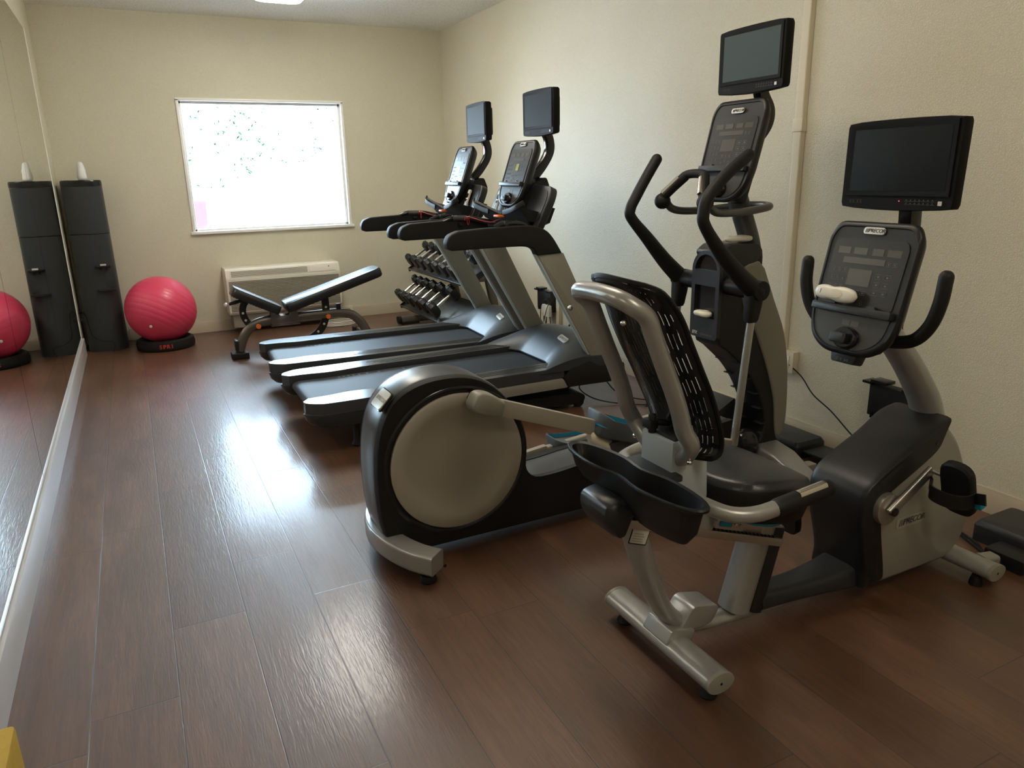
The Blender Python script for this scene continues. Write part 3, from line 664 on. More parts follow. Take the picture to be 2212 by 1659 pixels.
# seat rail (slopes down to the front)
sl = math.atan2(.308 - .520, 1.615 - 1.02)
def on_rail(s, dz=0): return (1.0 + s * math.cos(sl) - dz * math.sin(sl) * 0, yb, .538 + s * math.sin(sl) + dz)
Trl = frame((1.02, yb, .515), (math.cos(sl), 0, math.sin(sl)), (0, 1, 0))
rl = MB().prism(rc([(0, -.055), (.64, -.055), (.64, .055), (0, .055)], .003), -.012, .012, 'z', T=Trl); rl.prism([(.0, -.040), (.64, -.040), (.64, .040), (0, .040)], .012, .050, 'z', T=Trl)
rb = rl.build('seat_rail', M['alu'], bike, bevel=.002)
tooth = MB()
for j in range(36): tooth.box((.02 + j * .0165, -.052, .012), (.028 + j * .0165, -.0405, .017), Trl)
tooth.build('rail_teeth', M['char'], rb)
# rear cap with two shoulders
cap = MB()
out = rc([(-.070, .040), (-.02, .068), (.045, .060), (.030, -.030), (-.005, -.040), (-.055, .0)], [.02, .02, .005, .01, .02, .03], 4)
cap.rings([[(a, y, b) for a, b in [(p[0] * k, p[1] * k2) for p in out]] for y, k, k2 in ((-.075, .55, .9), (-.060, .9, 1), (.060, .9, 1), (.075, .55, .9))], T=Trl @ Matrix.Identity(4) @ Matrix(((1, 0, 0, 0), (0, 1, 0, 0), (0, 0, 1, 0), (0, 0, 0, 1))))
cap.build('rail_end_cap', M['char'], bike, sharp=50)
# sticker on the rear post
Ts = frame((1.095, yb - .0485, .462), (.93, 0, -.34), (.34, 0, .93))
st = MB().prism(rc([(-.032, -.030), (.030, -.030), (.030, .030), (-.032, .030)], .004), 0, .0012, 'z', T=Ts).build('warning_sticker', M['gloss'], bike)
MB().prism(rc([(-.029, -.027), (.027, -.027), (.027, .012), (-.029, .012)], .003), .0012, .0017, 'z', T=Ts).build('sticker_field', M['label'], st)
mb = MB()
for j in range(4): mb.box((-.022, -.022 + j * .007, .0018), (.015 - .004 * (j % 2), -.0195 + j * .007, .0021), Ts)
mb.build('sticker_text', M['dgrey'], st)
# carriage, bracket box
MB().prism(rc([(1.10, .50), (1.335, .415), (1.36, .47), (1.30, .53), (1.12, .56)], .01), yb - .062, yb + .062).build('seat_carriage', M['silver'], bike, bevel=.005)
bx = rc([(1.172, .560), (1.176, .712), (1.215, .715), (1.29, .69), (1.30, .53)], [.004, .004, .01, .03, .01], 3)
MB().prism(bx, yb - .070, yb + .062).build('back_bracket', M['greybl'], bike, bevel=.003)
MB().box((1.185, yb - .066, .710), (1.235, yb + .058, .722)).build('bracket_lid', M['char'], bike, bevel=.002)
# seat cushion
R = []
for z, k, dz in ((.455, .80, 0), (.462, .93, 0), (.50, .985, 0), (.555, 1.0, 0), (.562, .985, 0)):
    ring = []
    for j in range(48):
        a = 2 * PI * j / 48; c_, s_ = math.cos(a), math.sin(a)
        x = .178 * math.copysign(abs(c_) ** .75, c_) * k; y = .205 * math.copysign(abs(s_) ** .72, s_) * k * (1 - .10 * (c_ > 0) * c_ * 1.2)
        ring.append((1.475 + x, yb + y, z - .16 * x - (.02 if z > .5 else 0) * (c_ * c_)))
    R.append(ring)
MB().rings(R).build('seat', M['soft'], bike, sharp=60)
R = []
for q, k in enumerate((1.0, .97, .85, .6, .3)):
    ring = []
    for j in range(48):
        a = 2 * PI * j / 48; c_, s_ = math.cos(a), math.sin(a)
        x = .178 * math.copysign(abs(c_) ** .75, c_) * k * .99; y = .205 * math.copysign(abs(s_) ** .72, s_) * k * (1 - .12 * (c_ > 0) * c_) * .99
        ring.append((1.475 + x, yb + y, .562 - .16 * x + .012 * (q > 0) + .006 * q - .02 * (c_ * c_) * k))
    R.append(ring)
top = MB().rings(R).build('seat_top', M['vinyl'], bike, sharp=60); 
# seat-back frame: one closed tube loop
sp = [(.997, 1.098), (1.040, 1.068), (1.062, 1.020), (1.090, .955), (1.122, .885), (1.148, .820), (1.165, .765), (1.192, .718), (1.215, .692)]
hw = .122
loop = [(1.20, yb + .03, .665), (1.205, yb + .075, .668)] + [(a, yb + hw, b) for a, b in sp[::-1]][1:-1] + [(1.005, yb + hw - .012, 1.096), (.985, yb + hw - .045, 1.112), (.983, yb, 1.116), (.985, yb - hw + .045, 1.112), (1.005, yb - hw + .012, 1.096)] + [(a, yb - hw, b) for a, b in sp][1:-1] + [(1.205, yb - .075, .668), (1.20, yb - .03, .665)]
MB().tube(smooth(loop, 5), .0225, 18).build('back_frame', M['silver'], bike)
for s_ in (1, -1):
    for a, b in ((.985, 1.06), (1.20, .672)): MB().ball((a - .008, yb + s_ * (hw - .004), b), .007, n=12, m=8).build('frame_bolt', M['chrome'], bike)
# slotted backrest shell
ps = smooth([(1.010, 1.135), (1.040, 1.112), (1.075, 1.065), (1.105, 1.00), (1.140, .93), (1.175, .865), (1.205, .80), (1.228, .745), (1.236, .700), (1.215, .668)], 10)
NU, NV = 66, 90
def back_fn(u, v):
    k = v * (len(ps) - 1); i = min(int(k), len(ps) - 2); t = k - i; x = ps[i][0] * (1 - t) + ps[i + 1][0] * t; z = ps[i][1] * (1 - t) + ps[i + 1][1] * t
    hw_ = .140 + .022 * math.sin(PI * min(1, v * 1.15)) ; 
    if v < .10: hw_ *= math.sqrt(1 - ((.10 - v) / .10) ** 2) * .28 + .72
    if v > .90: hw_ *= math.sqrt(max(0, 1 - ((v - .90) / .10) ** 2)) * .35 + .65
    y = (u - .5) * 2; return (x + .034 * abs(y) ** 2.5 - .004, yb + y * hw_, z + .012 * (1 - y * y) * (v < .2))
def back_skip(i, j):
    u, v = (i + .5) / NU, (j + .5) / NV
    if 4 <= j <= 9: return i % 3 == 1 and 8 <= i <= 58
    if j < 13 or j > NV - 5: return False
    if i < 3 or i > NU - 4 or 31 <= i <= 34 and j > NV * .55: return False
    q = (j - 13 + (4 if (i // 3) % 2 else 0) + (i // 3) % 3 * 2) % 9
    return i % 3 == 0 and q < 6 and (8 < i < 58 or j > 18)
mbp = MB().thick_grid(back_fn, NU, NV, (.0025, 0, .001), back_skip)
bk = mbp.build('backrest', M['gloss'], bike, sharp=40)
# rim lip
rim = []
for k in range(40): rim.append(back_fn(1, k / 39))
for k in range(1, 12): rim.append(back_fn(1 - k / 11, 1))
for k in range(1, 40): rim.append(back_fn(0, 1 - k / 39))
for k in range(1, 11): rim.append(back_fn(k / 11, 0))
MB().sweep([(p[0] + .006, p[1], p[2]) for p in rim], rect(.022, .007, .003, 2), up=(1, 0, 0), closed=True).build('backrest_rim', M['soft'], bk)
mb = MB(); mb.cyl((1.23, yb + .015, .735), (1.17, yb + .03, .745), .010); mb.box((1.165, yb + .012, .725), (1.19, yb + .050, .750)); mb.cyl((1.18, yb + .025, .712), (1.18, yb + .025, .765), .011)
mb.build('recline_lever', M['black'], bike, bevel=.003)
# side handle loop with sensor grips
for s_ in (1, -1):
    p = smooth([(1.16, yb + s_ * .05, .585), (1.19, yb + s_ * .16, .578), (1.235, yb + s_ * .225, .562), (1.30, yb + s_ * .255, .560), (1.38, yb + s_ * .262, .567)], 6)
    MB().tube(p, .021, 16).build('side_handle', M['silver'], bike)
    g = MB().tube([(1.365, yb + s_ * .262, .566), (1.44, yb + s_ * .262, .572), (1.535, yb + s_ * .262, .580)], .0245, 18, round_end=True).build('grip', M['soft'], bike)
    MB().sweep([(1.425, yb + s_ * .262 - .004, .5775), (1.52, yb + s_ * .262 - .004, .5855)], rc([(-.016, .0), (.016, .0), (.012, .0205), (-.012, .0205)], .008), up=(0, 0, 1)).build('heart_sensor', M['sensor'], g)
# levers below the rail
MB().prism(rc([(1.33, .432), (1.44, .394), (1.445, .418), (1.34, .458)], .008), yb - .075, yb - .060).build('lever_plate', M['alu'], bike, bevel=.001)
MB().prism(rc([(1.345, .436), (1.39, .421), (1.395, .437), (1.35, .451)], .004), yb - .079, yb - .075).build('lever_tab', M['blue'], bike, bevel=.001)
for q in (1.405, 1.425): MB().cyl((q, yb - .080, .424 - (q - 1.405) * .35), (q, yb - .070, .424 - (q - 1.405) * .35), .005, 12).build('lever_bolt', M['chrome'], bike)
MB().tube(smooth([(1.42, yb - .080, .440), (1.48, yb - .090, .418), (1.55, yb - .095, .404), (1.585, yb - .090, .418), (1.585, yb - .08, .444), (1.555, yb - .065, .464)], 6), .009, 12).build('recline_handle', M['blue'], bike)
# twin storage tray behind the seat
def tray_ring(k, z, dx=0, inner=0.0):
    pts = []
    for j in range(64):
        a = 2 * PI * j / 64; c_, s_ = math.cos(a), math.sin(a)
        y = .285 * math.copysign(abs(c_) ** .85, c_); wd = .056 - .020 * math.exp(-((y + .0) / .07) ** 2)
        x = wd * math.copysign(abs(s_) ** .8, s_)
        pts.append((x, y))
    return pts
base = tray_ring(1, 0); tx0, ty0 = 1.060, yb - .045
def trz(y): return .646 - y * .035
def scaled(k, ky, dz, deep=False):
    out = []
    for x, y in base:
        z = trz(y) + dz
        if deep:
            z = trz(y) - (.070 + .040 * (1 / (1 + math.exp((y + .03) / .03))))
        out.append((tx0 + x * k, ty0 + y * ky, z))
    return out
R = [scaled(.50, .80, 0, True), scaled(.78, .90, -.10) if False else [(tx0 + x * .78, ty0 + y * .90, trz(y) - (.046 + .028 * (1 / (1 + math.exp((y + .03) / .03))))) for x, y in base], scaled(.90, .955, -.012), scaled(1.04, 1.01, -.006), scaled(1.06, 1.015, 0), scaled(1.02, 1.0, .004), scaled(.88, .945, .001), [(tx0 + x * .74, ty0 + y * .87, trz(y) - (.042 + .028 * (1 / (1 + math.exp((y + .03) / .03))))) for x, y in base], [(tx0 + x * .46, ty0 + y * .76, trz(y) - (.064 + .040 * (1 / (1 + math.exp((y + .03) / .03))))) for x, y in base]]
tr = MB().rings(R).build('storage_tray', M['black'], bike, sharp=50)
MB().box((1.122, yb - .10, .612), (1.19, yb + .085, .630)).build('tray_mount', M['char'], tr, bevel=.006)

remote('tv_remote', frame(Tc @ Vector((-.055, .1785, .029)), Tc.to_3x3() @ Vector((1, -.03, 0)), Tc.to_3x3() @ Vector((.03, 1, 0))) @ Matrix.Translation((0, 0, -.012)), 'white rounded remote lying on the ledge of the bike console')
# ------------------------------------------------------------------ elliptical trainer
ye = 2.50
ell = thing('elliptical_trainer', (1.60, ye, 0), 'grey elliptical trainer with a big round disc at the rear and tall moving arms', 'elliptical trainer')
hp_ = smooth([(.662, .115), (.645, .20), (.640, .34), (.650, .47), (.680, .575), (.735, .650), (.82, .690), (.92, .702), (1.02, .690), (1.11, .645), (1.185, .565), (1.232, .46), (1.245, .37)], 4) + \
      smooth([(1.243, .33), (1.245, .275), (1.285, .235), (1.38, .232), (1.50, .245)], 3) + [(1.9, .262), (2.30, .30), (2.36, .20), (2.36, .045), (1.56, .045), (.79, .045), (.70, .09)]
MB().prism(hp_, ye - .085, ye + .085).build('rear_housing', M['graph'], ell, bevel=.012, sharp=50)
cx_, cz_ = 1.1, .33
for s_ in (-1, 1):
    R = []
    for t, k in ((.080, .99), (.100, .985), (.110, .972)): R.append([((a - .95) * k + .95 if a < 1.24 else a, ye + s_ * t, (b - .37) * k + .37 if b > .12 else b + .004) for a, b in hp_])
    MB().rings(R).build('side_shell', M['soft'], ell, sharp=50)
def disc(s_, dy):
    T = Matrix.Translation((.957, ye + s_ * dy, .372)) @ Matrix.Rotation(-s_ * PI / 2, 4, 'X')
    d = MB().lathe([(.262, -.004), (.262, .006), (.256, .010), (.208, .011), (.196, .004), (.10, .003), (.0005, .003)], 64, T=T).build('drive_disc', M['dgrey'], ell, sharp=50)
    MB().lathe([(.288, -.012), (.288, -.001), (.281, .003), (.272, .002), (.265, -.006)], 64, T=T).build('disc_recess', M['gloss'], ell, sharp=50)
disc(-1, .1135); disc(1, .1135)
MB().box((.668, ye - .108, .150), (.735, ye - .100, .162)).build('side_latch', M['char'], ell, bevel=.003)
Tg = frame((.7235, ye - .030, .6445), (.62, -.42, .60), (-.3, .86, .4))
nrm = Vector((-.72, 0, .69)); Tg = Matrix.Identity(4); u_ = Vector((.69, -.0, .72)); 
Tg = frame((.704, ye - .04, .632), (0, -1, 0), (.69, 0, .72))
bp_ = MB().prism(rc([(-.050, -.036), (.050, -.036), (.050, .036), (-.050, .036)], .014, 5), -.004, .006, 'z', T=Tg).build('badge', M['badge'], ell, bevel=.002)
stripes_logo(Tg @ Matrix.Translation((0, 0, .0063)), .086, bp_, M['dgrey'], size=.0215)
MB().prism(rc([(-.054, -.040), (.054, -.040), (.054, .040), (-.054, .040)], .016, 5), -.006, .003, 'z', T=Tg).build('badge_surround', M['gloss'], ell, bevel=.001)
# rear stabiliser, bowed backwards
bow = smooth([(.790, ye - .29, .082), (.735, ye - .22, .086), (.690, ye - .12, .092), (.672, ye, .094), (.690, ye + .12, .092), (.735, ye + .22, .086), (.790, ye + .29, .082)], 6)
rf = MB().sweep(bow, rect(.085, .075, .012, 3), up=(0, 0, 1)).build('rear_stabiliser', M['silver'], ell, sharp=45)
for s_ in (-1, 1):
    MB().lathe([(.030, 0), (.032, .006), (.026, .028), (.012, .032), (.012, .05)], 20, T=Matrix.Translation((.765, ye + s_ * .255, 0))).build('levelling_foot', M['soft'], rf)
    MB().cyl((.808, ye + s_ * .3125, .078), (.809, ye + s_ * .3165, .078), .006, 12).build('end_screw', M['gloss'], rf)
# tower
tw = smooth([(2.225, .645), (2.215, .70), (2.214, .85), (2.218, .98), (2.238, 1.04), (2.28, 1.068)], 4) + smooth([(2.32, 1.078), (2.37, 1.080), (2.425, 1.065), (2.445, 1.02), (2.44, .93)], 3) + \
     smooth([(2.45, .78), (2.53, .56), (2.575, .36), (2.60, .18), (2.655, .10), (2.68, .045)], 4) + [(2.30, .045)] + smooth([(2.36, .085), (2.47, .12), (2.525, .20), (2.512, .30), (2.462, .41), (2.38, .52), (2.27, .618)], 4)
MB().prism(tw, ye - .082, ye + .082).build('tower', M['black'], ell, bevel=.022, seg=3, sharp=50)
sp_ = smooth([(2.305, .915), (2.335, .985), (2.415, 1.005)], 3) + smooth([(2.452, .97), (2.52, .83), (2.60, .665), (2.642, .48), (2.655, .26), (2.635, .17), (2.600, .165)], 4) + smooth([(2.585, .24), (2.565, .36), (2.51, .51), (2.43, .68), (2.355, .79)], 4)
MB().prism(sp_, ye - .092, ye + .092).build('tower_shell', M['beige'], ell, bevel=.012, seg=3, sharp=50)
MB().prism(rc([(2.25, .97), (2.39, .985), (2.445, 1.04), (2.415, 1.083), (2.25, 1.085), (2.20, 1.05)], .02), ye - .086, ye + .086).build('tower_cap', M['char'], ell, bevel=.014)
# rider-facing panel with bottle slot
def slot_plate():
    mb = MB(); Y0, Y1 = ye - .088, ye + .088
    x = 2.196
    mb.prism(rc([(Y0, .672), (Y1, .672), (Y1, .765), (Y0, .765)], [.02, .02, .001, .001]), x, x + .02, 'x')
    mb.prism([(Y0, .765), (Y0 + .022, .765), (Y0 + .022, .905), (Y0, .905)], x, x + .02, 'x'); mb.prism([(Y1 - .022, .765), (Y1, .765), (Y1, .905), (Y1 - .022, .905)], x, x + .02, 'x')
    mb.prism([(Y0, .905), (Y1, .905), (Y1, .972), (Y0, .972)], x, x + .02, 'x')
    arc = [(Y0 + .0, .972)] + [(ye - .088 * math.cos(PI * i / 14), .975 + .085 * math.sin(PI * i / 14)) for i in range(15)] + [(Y1, .972), (Y1 - .02, .972)] + [(ye + .070 * math.cos(PI * i / 14), .975 + .068 * math.sin(PI * i / 14)) for i in range(15)] + [(Y0 + .02, .972)]
    n = 17
    for i in range(14):
        a = [(ye - .088 * math.cos(PI * q / 14), .972 + .085 * math.sin(PI * q / 14)) for q in (i, i + 1)]; b = [(ye - .070 * math.cos(PI * q / 14), .972 + .068 * math.sin(PI * q / 14)) for q in (i + 1, i)]
        mb.prism(a + b, x, x + .02, 'x')
    return mb
sp1 = slot_plate().build('slot_frame', M['char'], ell, sharp=30)
MB().box((2.2130, ye - .068, .765), (2.2145, ye + .068, .905)).build('slot_recess', M['gloss'], sp1)
MB().prism([(ye - .07 * math.cos(PI * i / 14), .972 + .068 * math.sin(PI * i / 14)) for i in range(15)], 2.2125, 2.2175, 'x').build('cup_recess', M['gloss'], sp1)
Tt = frame((2.1955, ye + .0, .690), (0, -1, 0), (0, 0, 1)); t1_ = text_mb('EFX', .020, Tt @ Matrix.Translation((-.055, 0, 0)), shear=.2, bold=.0004).build('logo', M['badge'], sp1)
text_mb('CROSSRAMP', .012, Tt @ Matrix.Translation((.022, -.002, 0)), space=1.25).build('logo', M['ink'], sp1)
# slatted spine inside the curve
for q in range(5):
    u = q / 4; x = 2.360 + .155 * math.sin(u * 1.5); z = .545 - .078 * q
    MB().box((x - .012, ye - .080, z), (x + .03, ye - .03, z + .004)).build('rung', M['char'], ell); MB().box((x - .012, ye + .03, z), (x + .03, ye + .080, z + .004)).build('rung', M['char'], ell)
# base details under the tower
MB().prism(rc([(2.26, .10), (2.33, .25), (2.48, .33), (2.52, .12)], .01), ye + .07, ye + .23).build('ramp_cover', M['char'], ell, bevel=.006)
for y in (ye - .03, ye + .12): MB().sweep([(1.38, y, .165), (2.30, y, .235)], rect(.045, .012, .003), up=(0, 0, 1)).build('ramp_track', M['alu'], ell)
MB().ball((2.42, ye - .075, .15), .07, .05, .075).build('pivot_cover', M['gloss'], ell)
# front stabiliser
ff = MB().rings([[(x, y, z) for x, z in rc([(xc - w_, .035), (xc + w_, .035), (xc + w_ * .8, h_), (xc - w_ * .8, h_)], .015)] for y, xc, w_, h_ in ((ye - .46, 2.42, .055, .105), (ye - .445, 2.425, .065, .125), (ye - .22, 2.52, .085, .135), (ye, 2.56, .10, .14), (ye + .22, 2.52, .085, .135), (ye + .445, 2.425, .065, .125), (ye + .46, 2.42, .055, .105))])
ff = ff.build('front_stabiliser', M['silver'], ell, sharp=40, bevel=.004)
for s_ in (-1, 1):
    MB().lathe([(.026, 0), (.028, .006), (.020, .03), (.012, .05)], 18, T=Matrix.Translation((2.40, ye + s_ * .40, 0))).build('levelling_foot', M['soft'], ff)
    MB().box((2.545, ye + s_ * .30 - .025, .05), (2.62, ye + s_ * .30 + .025, .10)).build('wheel_bracket', M['silver'], ff, bevel=.008)
    MB().cyl((2.61, ye + s_ * .30 - .018, .035), (2.61, ye + s_ * .30 + .018, .035), .034, 20).build('transport_wheel', M['black'], ff, bevel=.003)
# mast
mp = smooth([(2.455, ye, 1.02), (2.43, ye, 1.10), (2.375, ye, 1.22), (2.33, ye, 1.33), (2.315, ye, 1.42)], 4)
MB().sweep(mp, circ(.040, 20, .050), up=(0, 1, 0)).build('mast', M['graph'], ell)
Te = tilted(2.215, ye - .02, 1.258, math.radians(15)); console(ell, Te, height=.425)
tv(ell, 2.352, ye - .025, 1.824, arm=[(2.425, ye - .01, 1.76), (2.44, ye - .01, 1.69), (2.478, ye - .01, 1.63), (2.475, ye - .005, 1.57), (2.42, ye, 1.50), (2.36, ye, 1.43)], tilt=.0, screen='sheen_screen')
# fixed handles with sensors
MB().tube(smooth([(2.075, ye + .135, 1.262), (2.10, ye + .13, 1.235), (2.15, ye + .12, 1.222), (2.27, ye + .115, 1.220), (2.38, ye + .11, 1.228), (2.46, ye + .08, 1.235), (2.485, ye, 1.238), (2.46, ye - .08, 1.235), (2.38, ye - .11, 1.228), (2.27, ye - .115, 1.220), (2.14, ye - .12, 1.222), (2.08, ye - .13, 1.250)], 5), .0165, 14).build('handle_ring', M['graph'], ell)
for s_ in (1, -1):
    MB().ball((2.055, ye + s_ * .136, 1.266), .036, .032, .034).build('handle_elbow', M['soft'], ell)
    g = MB().tube(smooth([(2.045, ye + s_ * .136, 1.272), (2.075, ye + s_ * .102, 1.318), (2.110, ye + s_ * .062, 1.366)], 4), .021, 16, round_end=True).build('fixed_grip', M['soft'], ell)
    MB().sweep([(2.052, ye + s_ * .122, 1.292), (2.098, ye + s_ * .072, 1.355)], rc([(-.012, 0), (.012, 0), (.009, .024), (-.009, .024)], .006), up=(-1, 0, .3)).build('heart_sensor', M['sensor'], g)
MB().tube(smooth([(2.108, ye + .066, 1.362), (2.114, ye + .05, 1.374), (2.116, ye, 1.378), (2.114, ye - .05, 1.374), (2.108, ye - .066, 1.362)], 5), .0185, 14).build('handle_crossbar', M['soft'], ell)
# moving arms
MB().cyl((2.252, ye - .27, .912), (2.252, ye + .26, .912), .040, 24).build('arm_axle', M['black'], ell, bevel=.004)
arms = [(-.245, [(2.252, .905), (2.150, .985), (2.048, 1.082), (1.965, 1.185), (1.955, 1.235), (1.975, 1.295), (2.056, 1.372), (2.165, 1.445)]), (.225, [(2.252, .905), (2.150, .995), (2.045, 1.105), (1.958, 1.195), (1.952, 1.235), (1.980, 1.285), (2.030, 1.362), (2.085, 1.440)])]
for dy, pts in arms:
    y = ye + dy; P_ = smooth([(a, y - .02 * math.copysign(1, -dy) * 0, b) for a, b in pts], 6); n_ = len(P_)
    MB().tube(P_, .0235, 18, scale=[1.75 - .75 * min(1, i / (n_ * .38)) for i in range(n_)], round_end=True).build('moving_arm', M['soft'], ell)
    hb = MB().cyl((2.252, y - .038, .912), (2.252, y + .038, .912), .041, 28).build('pivot_hub', M['soft'], ell, bevel=.004)
    MB().rings([[(2.245 + a * k - q * .012, y + b * k, .905 - q * .125) for a, b in rc([(-.040, -.030), (.040, -.030), (.040, .030), (-.040, .030)], .02)] for q, k in ((0, .95), (.5, .85), (.9, .72), (1, .6))]).build('socket', M['soft'], ell)
    MB().tube([(2.236, y, .80), (2.185, y, .245)], .0165, 16).build('lower_rod', M['alu'], ell)
# crank covers, foot bars, pedals
def footbar(s_, c0, c1, c2, px_, pz_, tilt):
    y = ye + s_ * .190
    R = []
    d = Vector((c1[0] - c0[0], 0, c1[1] - c0[1])).normalized()
    T = frame((c0[0], y, c0[1]), tuple(d), (0, 1, 0))      # x along bar, y lateral, z = down/up
    sgn = 1 if (T.to_3x3() @ Vector((0, 0, 1))).z > 0 else -1
    prf = rc([(-.042, -.030), (-.030, .040), (.020, .046), (.095, .026), (.100, -.030), (.02, -.042)], [.04, .035, .03, .01, .004, .03], 5)
    MB().rings([[(a * k, q, sgn * b * k) for a, b in prf] for q, k in ((-.034, .80), (-.028, .93), (-.016, 1), (.020, 1), (.034, .9))], T=T).build('crank_cover', M['beige'], ell, sharp=50)
    MB().cyl((c0[0], y + s_ * .0, c0[1]), (c0[0], ye + s_ * .113, c0[1]), .020, 14).build('crank_pin', M['gloss'], ell)
    L_ = (Vector((c1[0], 0, c1[1])) - Vector((c0[0], 0, c0[1]))).length
    MB().prism(rc([(.07, -.030), (L_, -.030), (L_, .030), (.07, .030)], .004), -.014, .014, 'y', T=T).build('foot_bar', M['dgrey'], ell, bevel=.004)
    MB().sweep([(c1[0], y, c1[1]), (c2[0], ye + s_ * .235, c2[1])], rect(.030, .045, .006), up=(0, 0, 1)).build('link_bar', M['dgrey'], ell)
    # pedal: ribbed plate with a raised rim, rear lip curled up
    Tp = Matrix.Translation((px_, y + s_ * -.0, pz_)) @ Matrix.Rotation(tilt, 4, 'Y')
    out = rc([(-.17, -.075), (.17, -.070), (.17, .070), (-.17, .075)], [.05, .06, .06, .05], 5)
    p = MB().rings([[(a * k, b * k, z + .028 * max(0, (-a - .09)) / .08 * (z > 0)) for a, b in out] for z, k in ((-.035, .82), (-.028, .9), (.022, 1.0), (.030, .99), (.030, .955), (.006, .93))], T=Tp)  .build('pedal', M['pedg'], ell, sharp=50)
    MB().rings([[(a * k, b * k, z + .028 * max(0, (-a - .09)) / .08 * (z > .02)) for a, b in out] for z, k in ((.006, .952), (.0285, .956), (.0285, .945), (.006, .93))], T=Tp).build('rim_lining', M['blue'], p)
    MB().prism([(a * .92, b * .92) for a, b in out], .004, .012, 'z', T=Tp).build('tread_plate', M['char'], p)
    mb = MB()
    for q in range(7): mb.box((-.125, -.050 + q * .0155, .012), (.13, -.043 + q * .0155, .016), Tp)
    mb.build('tread_pattern', M['black'], p)
    MB().prism(rc([(-.06, -.09), (.05, -.075), (.10, -.03), (-.10, -.03)], .01), y - .03, y + .03, T=Matrix.Translation((px_, 0, pz_))).build('pedal_bracket', M['graph'], ell, bevel=.004)
footbar(-1, (1.015, .610), (1.54, .418), (2.185, .245), 1.650, .392, .33)
footbar(1, (.905, .135), (1.50, .205), (2.185, .245), 1.690, .205, .02)
MB().rings([[(a, ye - .19 + b * k, c) for b, c in [(q[0], z + q[1] * k) for q in circ(.034, 18)]] for a, z, k in ((1.48, .395, .55), (1.49, .39, .9), (1.53, .365, 1.0), (1.57, .345, .85), (1.61, .325, .6))]).build('pivot_boot', M['cream'], ell)

remote('tv_remote', frame((2.33, ye - .045, 1.0875), (1, -.12, 0), (.12, 1, 0)), 'white rounded remote on top of the elliptical tower, at the foot of its mast', .14)
MB()
mb = remote('tv_remote', frame((2.186, ye - .005, .769), (0, -1, 0), (1, 0, 0)), 'white rounded remote standing in the slot of the elliptical tower', .10)
# ------------------------------------------------------------------ water cooler in the corner
X0, X1, Y0, Y1 = -.478, -.178, 7.075, 7.41
wc = thing('water_cooler', (-.33, 7.24, 0), 'tall black water cooler standing in the corner by the end of the mirror', 'water cooler')
def crv(z, b=.04, w=1.0):   # bowed front towards the camera (-y)
    xm = (X0 + X1) / 2; hw_ = (X1 - X0) / 2 * w; pts = []
    for i in range(13):
        t = i / 12 * 2 - 1; pts.append((xm + hw_ * t, Y0 + b * t * t * t * t * 1.0 + .022 * t * t))
    pts += [(X1 - (1 - w) * .15, Y1), (X0 + (1 - w) * .15, Y1)]
    return [(a, c_, z) for a, c_ in pts]
MB().rings([crv(.0, w=1.0), crv(.03, w=1.02), crv(.06, w=1.0), crv(.40), crv(.98, w=.97)]).build('lower_body', M['cooler'], wc, sharp=50)
MB().rings([crv(.985, w=.975), crv(1.10, w=.97), crv(1.36, w=.965)]).build('upper_panel', M['cooler'], wc, sharp=50)
MB().rings([crv(1.362, w=.975), crv(1.395, w=.975), crv(1.408, w=.95), crv(1.411, w=.90)]).build('top_cover', M['gloss'], wc, sharp=50)
xm = -.265
al = MB()
R = []
for z, d_ in ((.545, -.010), (.56, -.004), (.62, -.002), (.70, -.002), (.73, -.008)): R.append([(xm - .070, Y0 + .010 - .004, z), (xm + .070, Y0 + .010 - .004, z), (xm + .065, Y0 + .022 - d_ - .02, z), (xm - .065, Y0 + .022 - d_ - .02, z)])
MB().rings(R).build('dispenser_panel', M['cooler'], wc, bevel=.004)
tp_ = MB().prism(rc([(xm - .055, -.05), (xm + .055, -.05), (xm + .065, .01), (xm - .065, .01)], .02), .712, .726, 'z', T=Matrix.Translation((0, Y0, 0))).build('tap_hood', M['gloss'], wc, bevel=.004)
MB().box((xm - .020, Y0 - .058, .726), (xm + .024, Y0 - .034, .740)).build('tap_lever', M['badge'], tp_, bevel=.003)
for q in (-.02, .02): MB().cyl((xm + q, Y0 - .02, .685), (xm + q, Y0 - .02, .715), .007, 10).build('tap_nozzle', M['black'], tp_)
dt = MB().prism(rc([(xm - .07, -.035), (xm + .07, -.035), (xm + .075, .01), (xm - .075, .01)], .02), .512, .526, 'z', T=Matrix.Translation((0, Y0, 0))).build('drip_tray', M['black'], wc, bevel=.003)
MB().tube(smooth([(X0 + .03, Y1 - .15, .30), (X0 - .005, 6.98, .345), (X0 - .012, 6.92, .375), (X0 + .02, 6.90, .38), (X0 + .035, 6.94, .30), (X0 + .05, 7.0, .16), (X0 + .12, 7.02, .10), (X0 + .19, 7.03, .085), (X0 + .20, 7.03, .04), (X0 + .18, 7.02, .006)], 6), .003, 8).build('power_cord', M['soft'], wc)
MB().box((XL + .024, 6.90, .30), (XL + .046, 6.93, .325)).build('cord_clip', M['soft'], wc, bevel=.003)
bag = MB(); rb_ = random.Random(5); R = []
for z, k in ((1.4115, .9), (1.43, 1.0), (1.46, .95), (1.49, .80), (1.52, .72), (1.545, .62), (1.556, .3)):
    R.append([(-.312 + (.036 * k + rb_.uniform(-.004, .004)) * math.cos(2 * PI * j / 14), 7.24 + (.03 * k + rb_.uniform(-.004, .004)) * math.sin(2 * PI * j / 14), z + rb_.uniform(-.002, .002) * (z > 1.42)) for j in range(14)])
bag.rings(R); solo('plastic_bag', bag, M['bag'], 'crumpled white plastic bag standing on top of the water cooler', 'bag', (-.312, 7.24, 1.411), sharp=90)
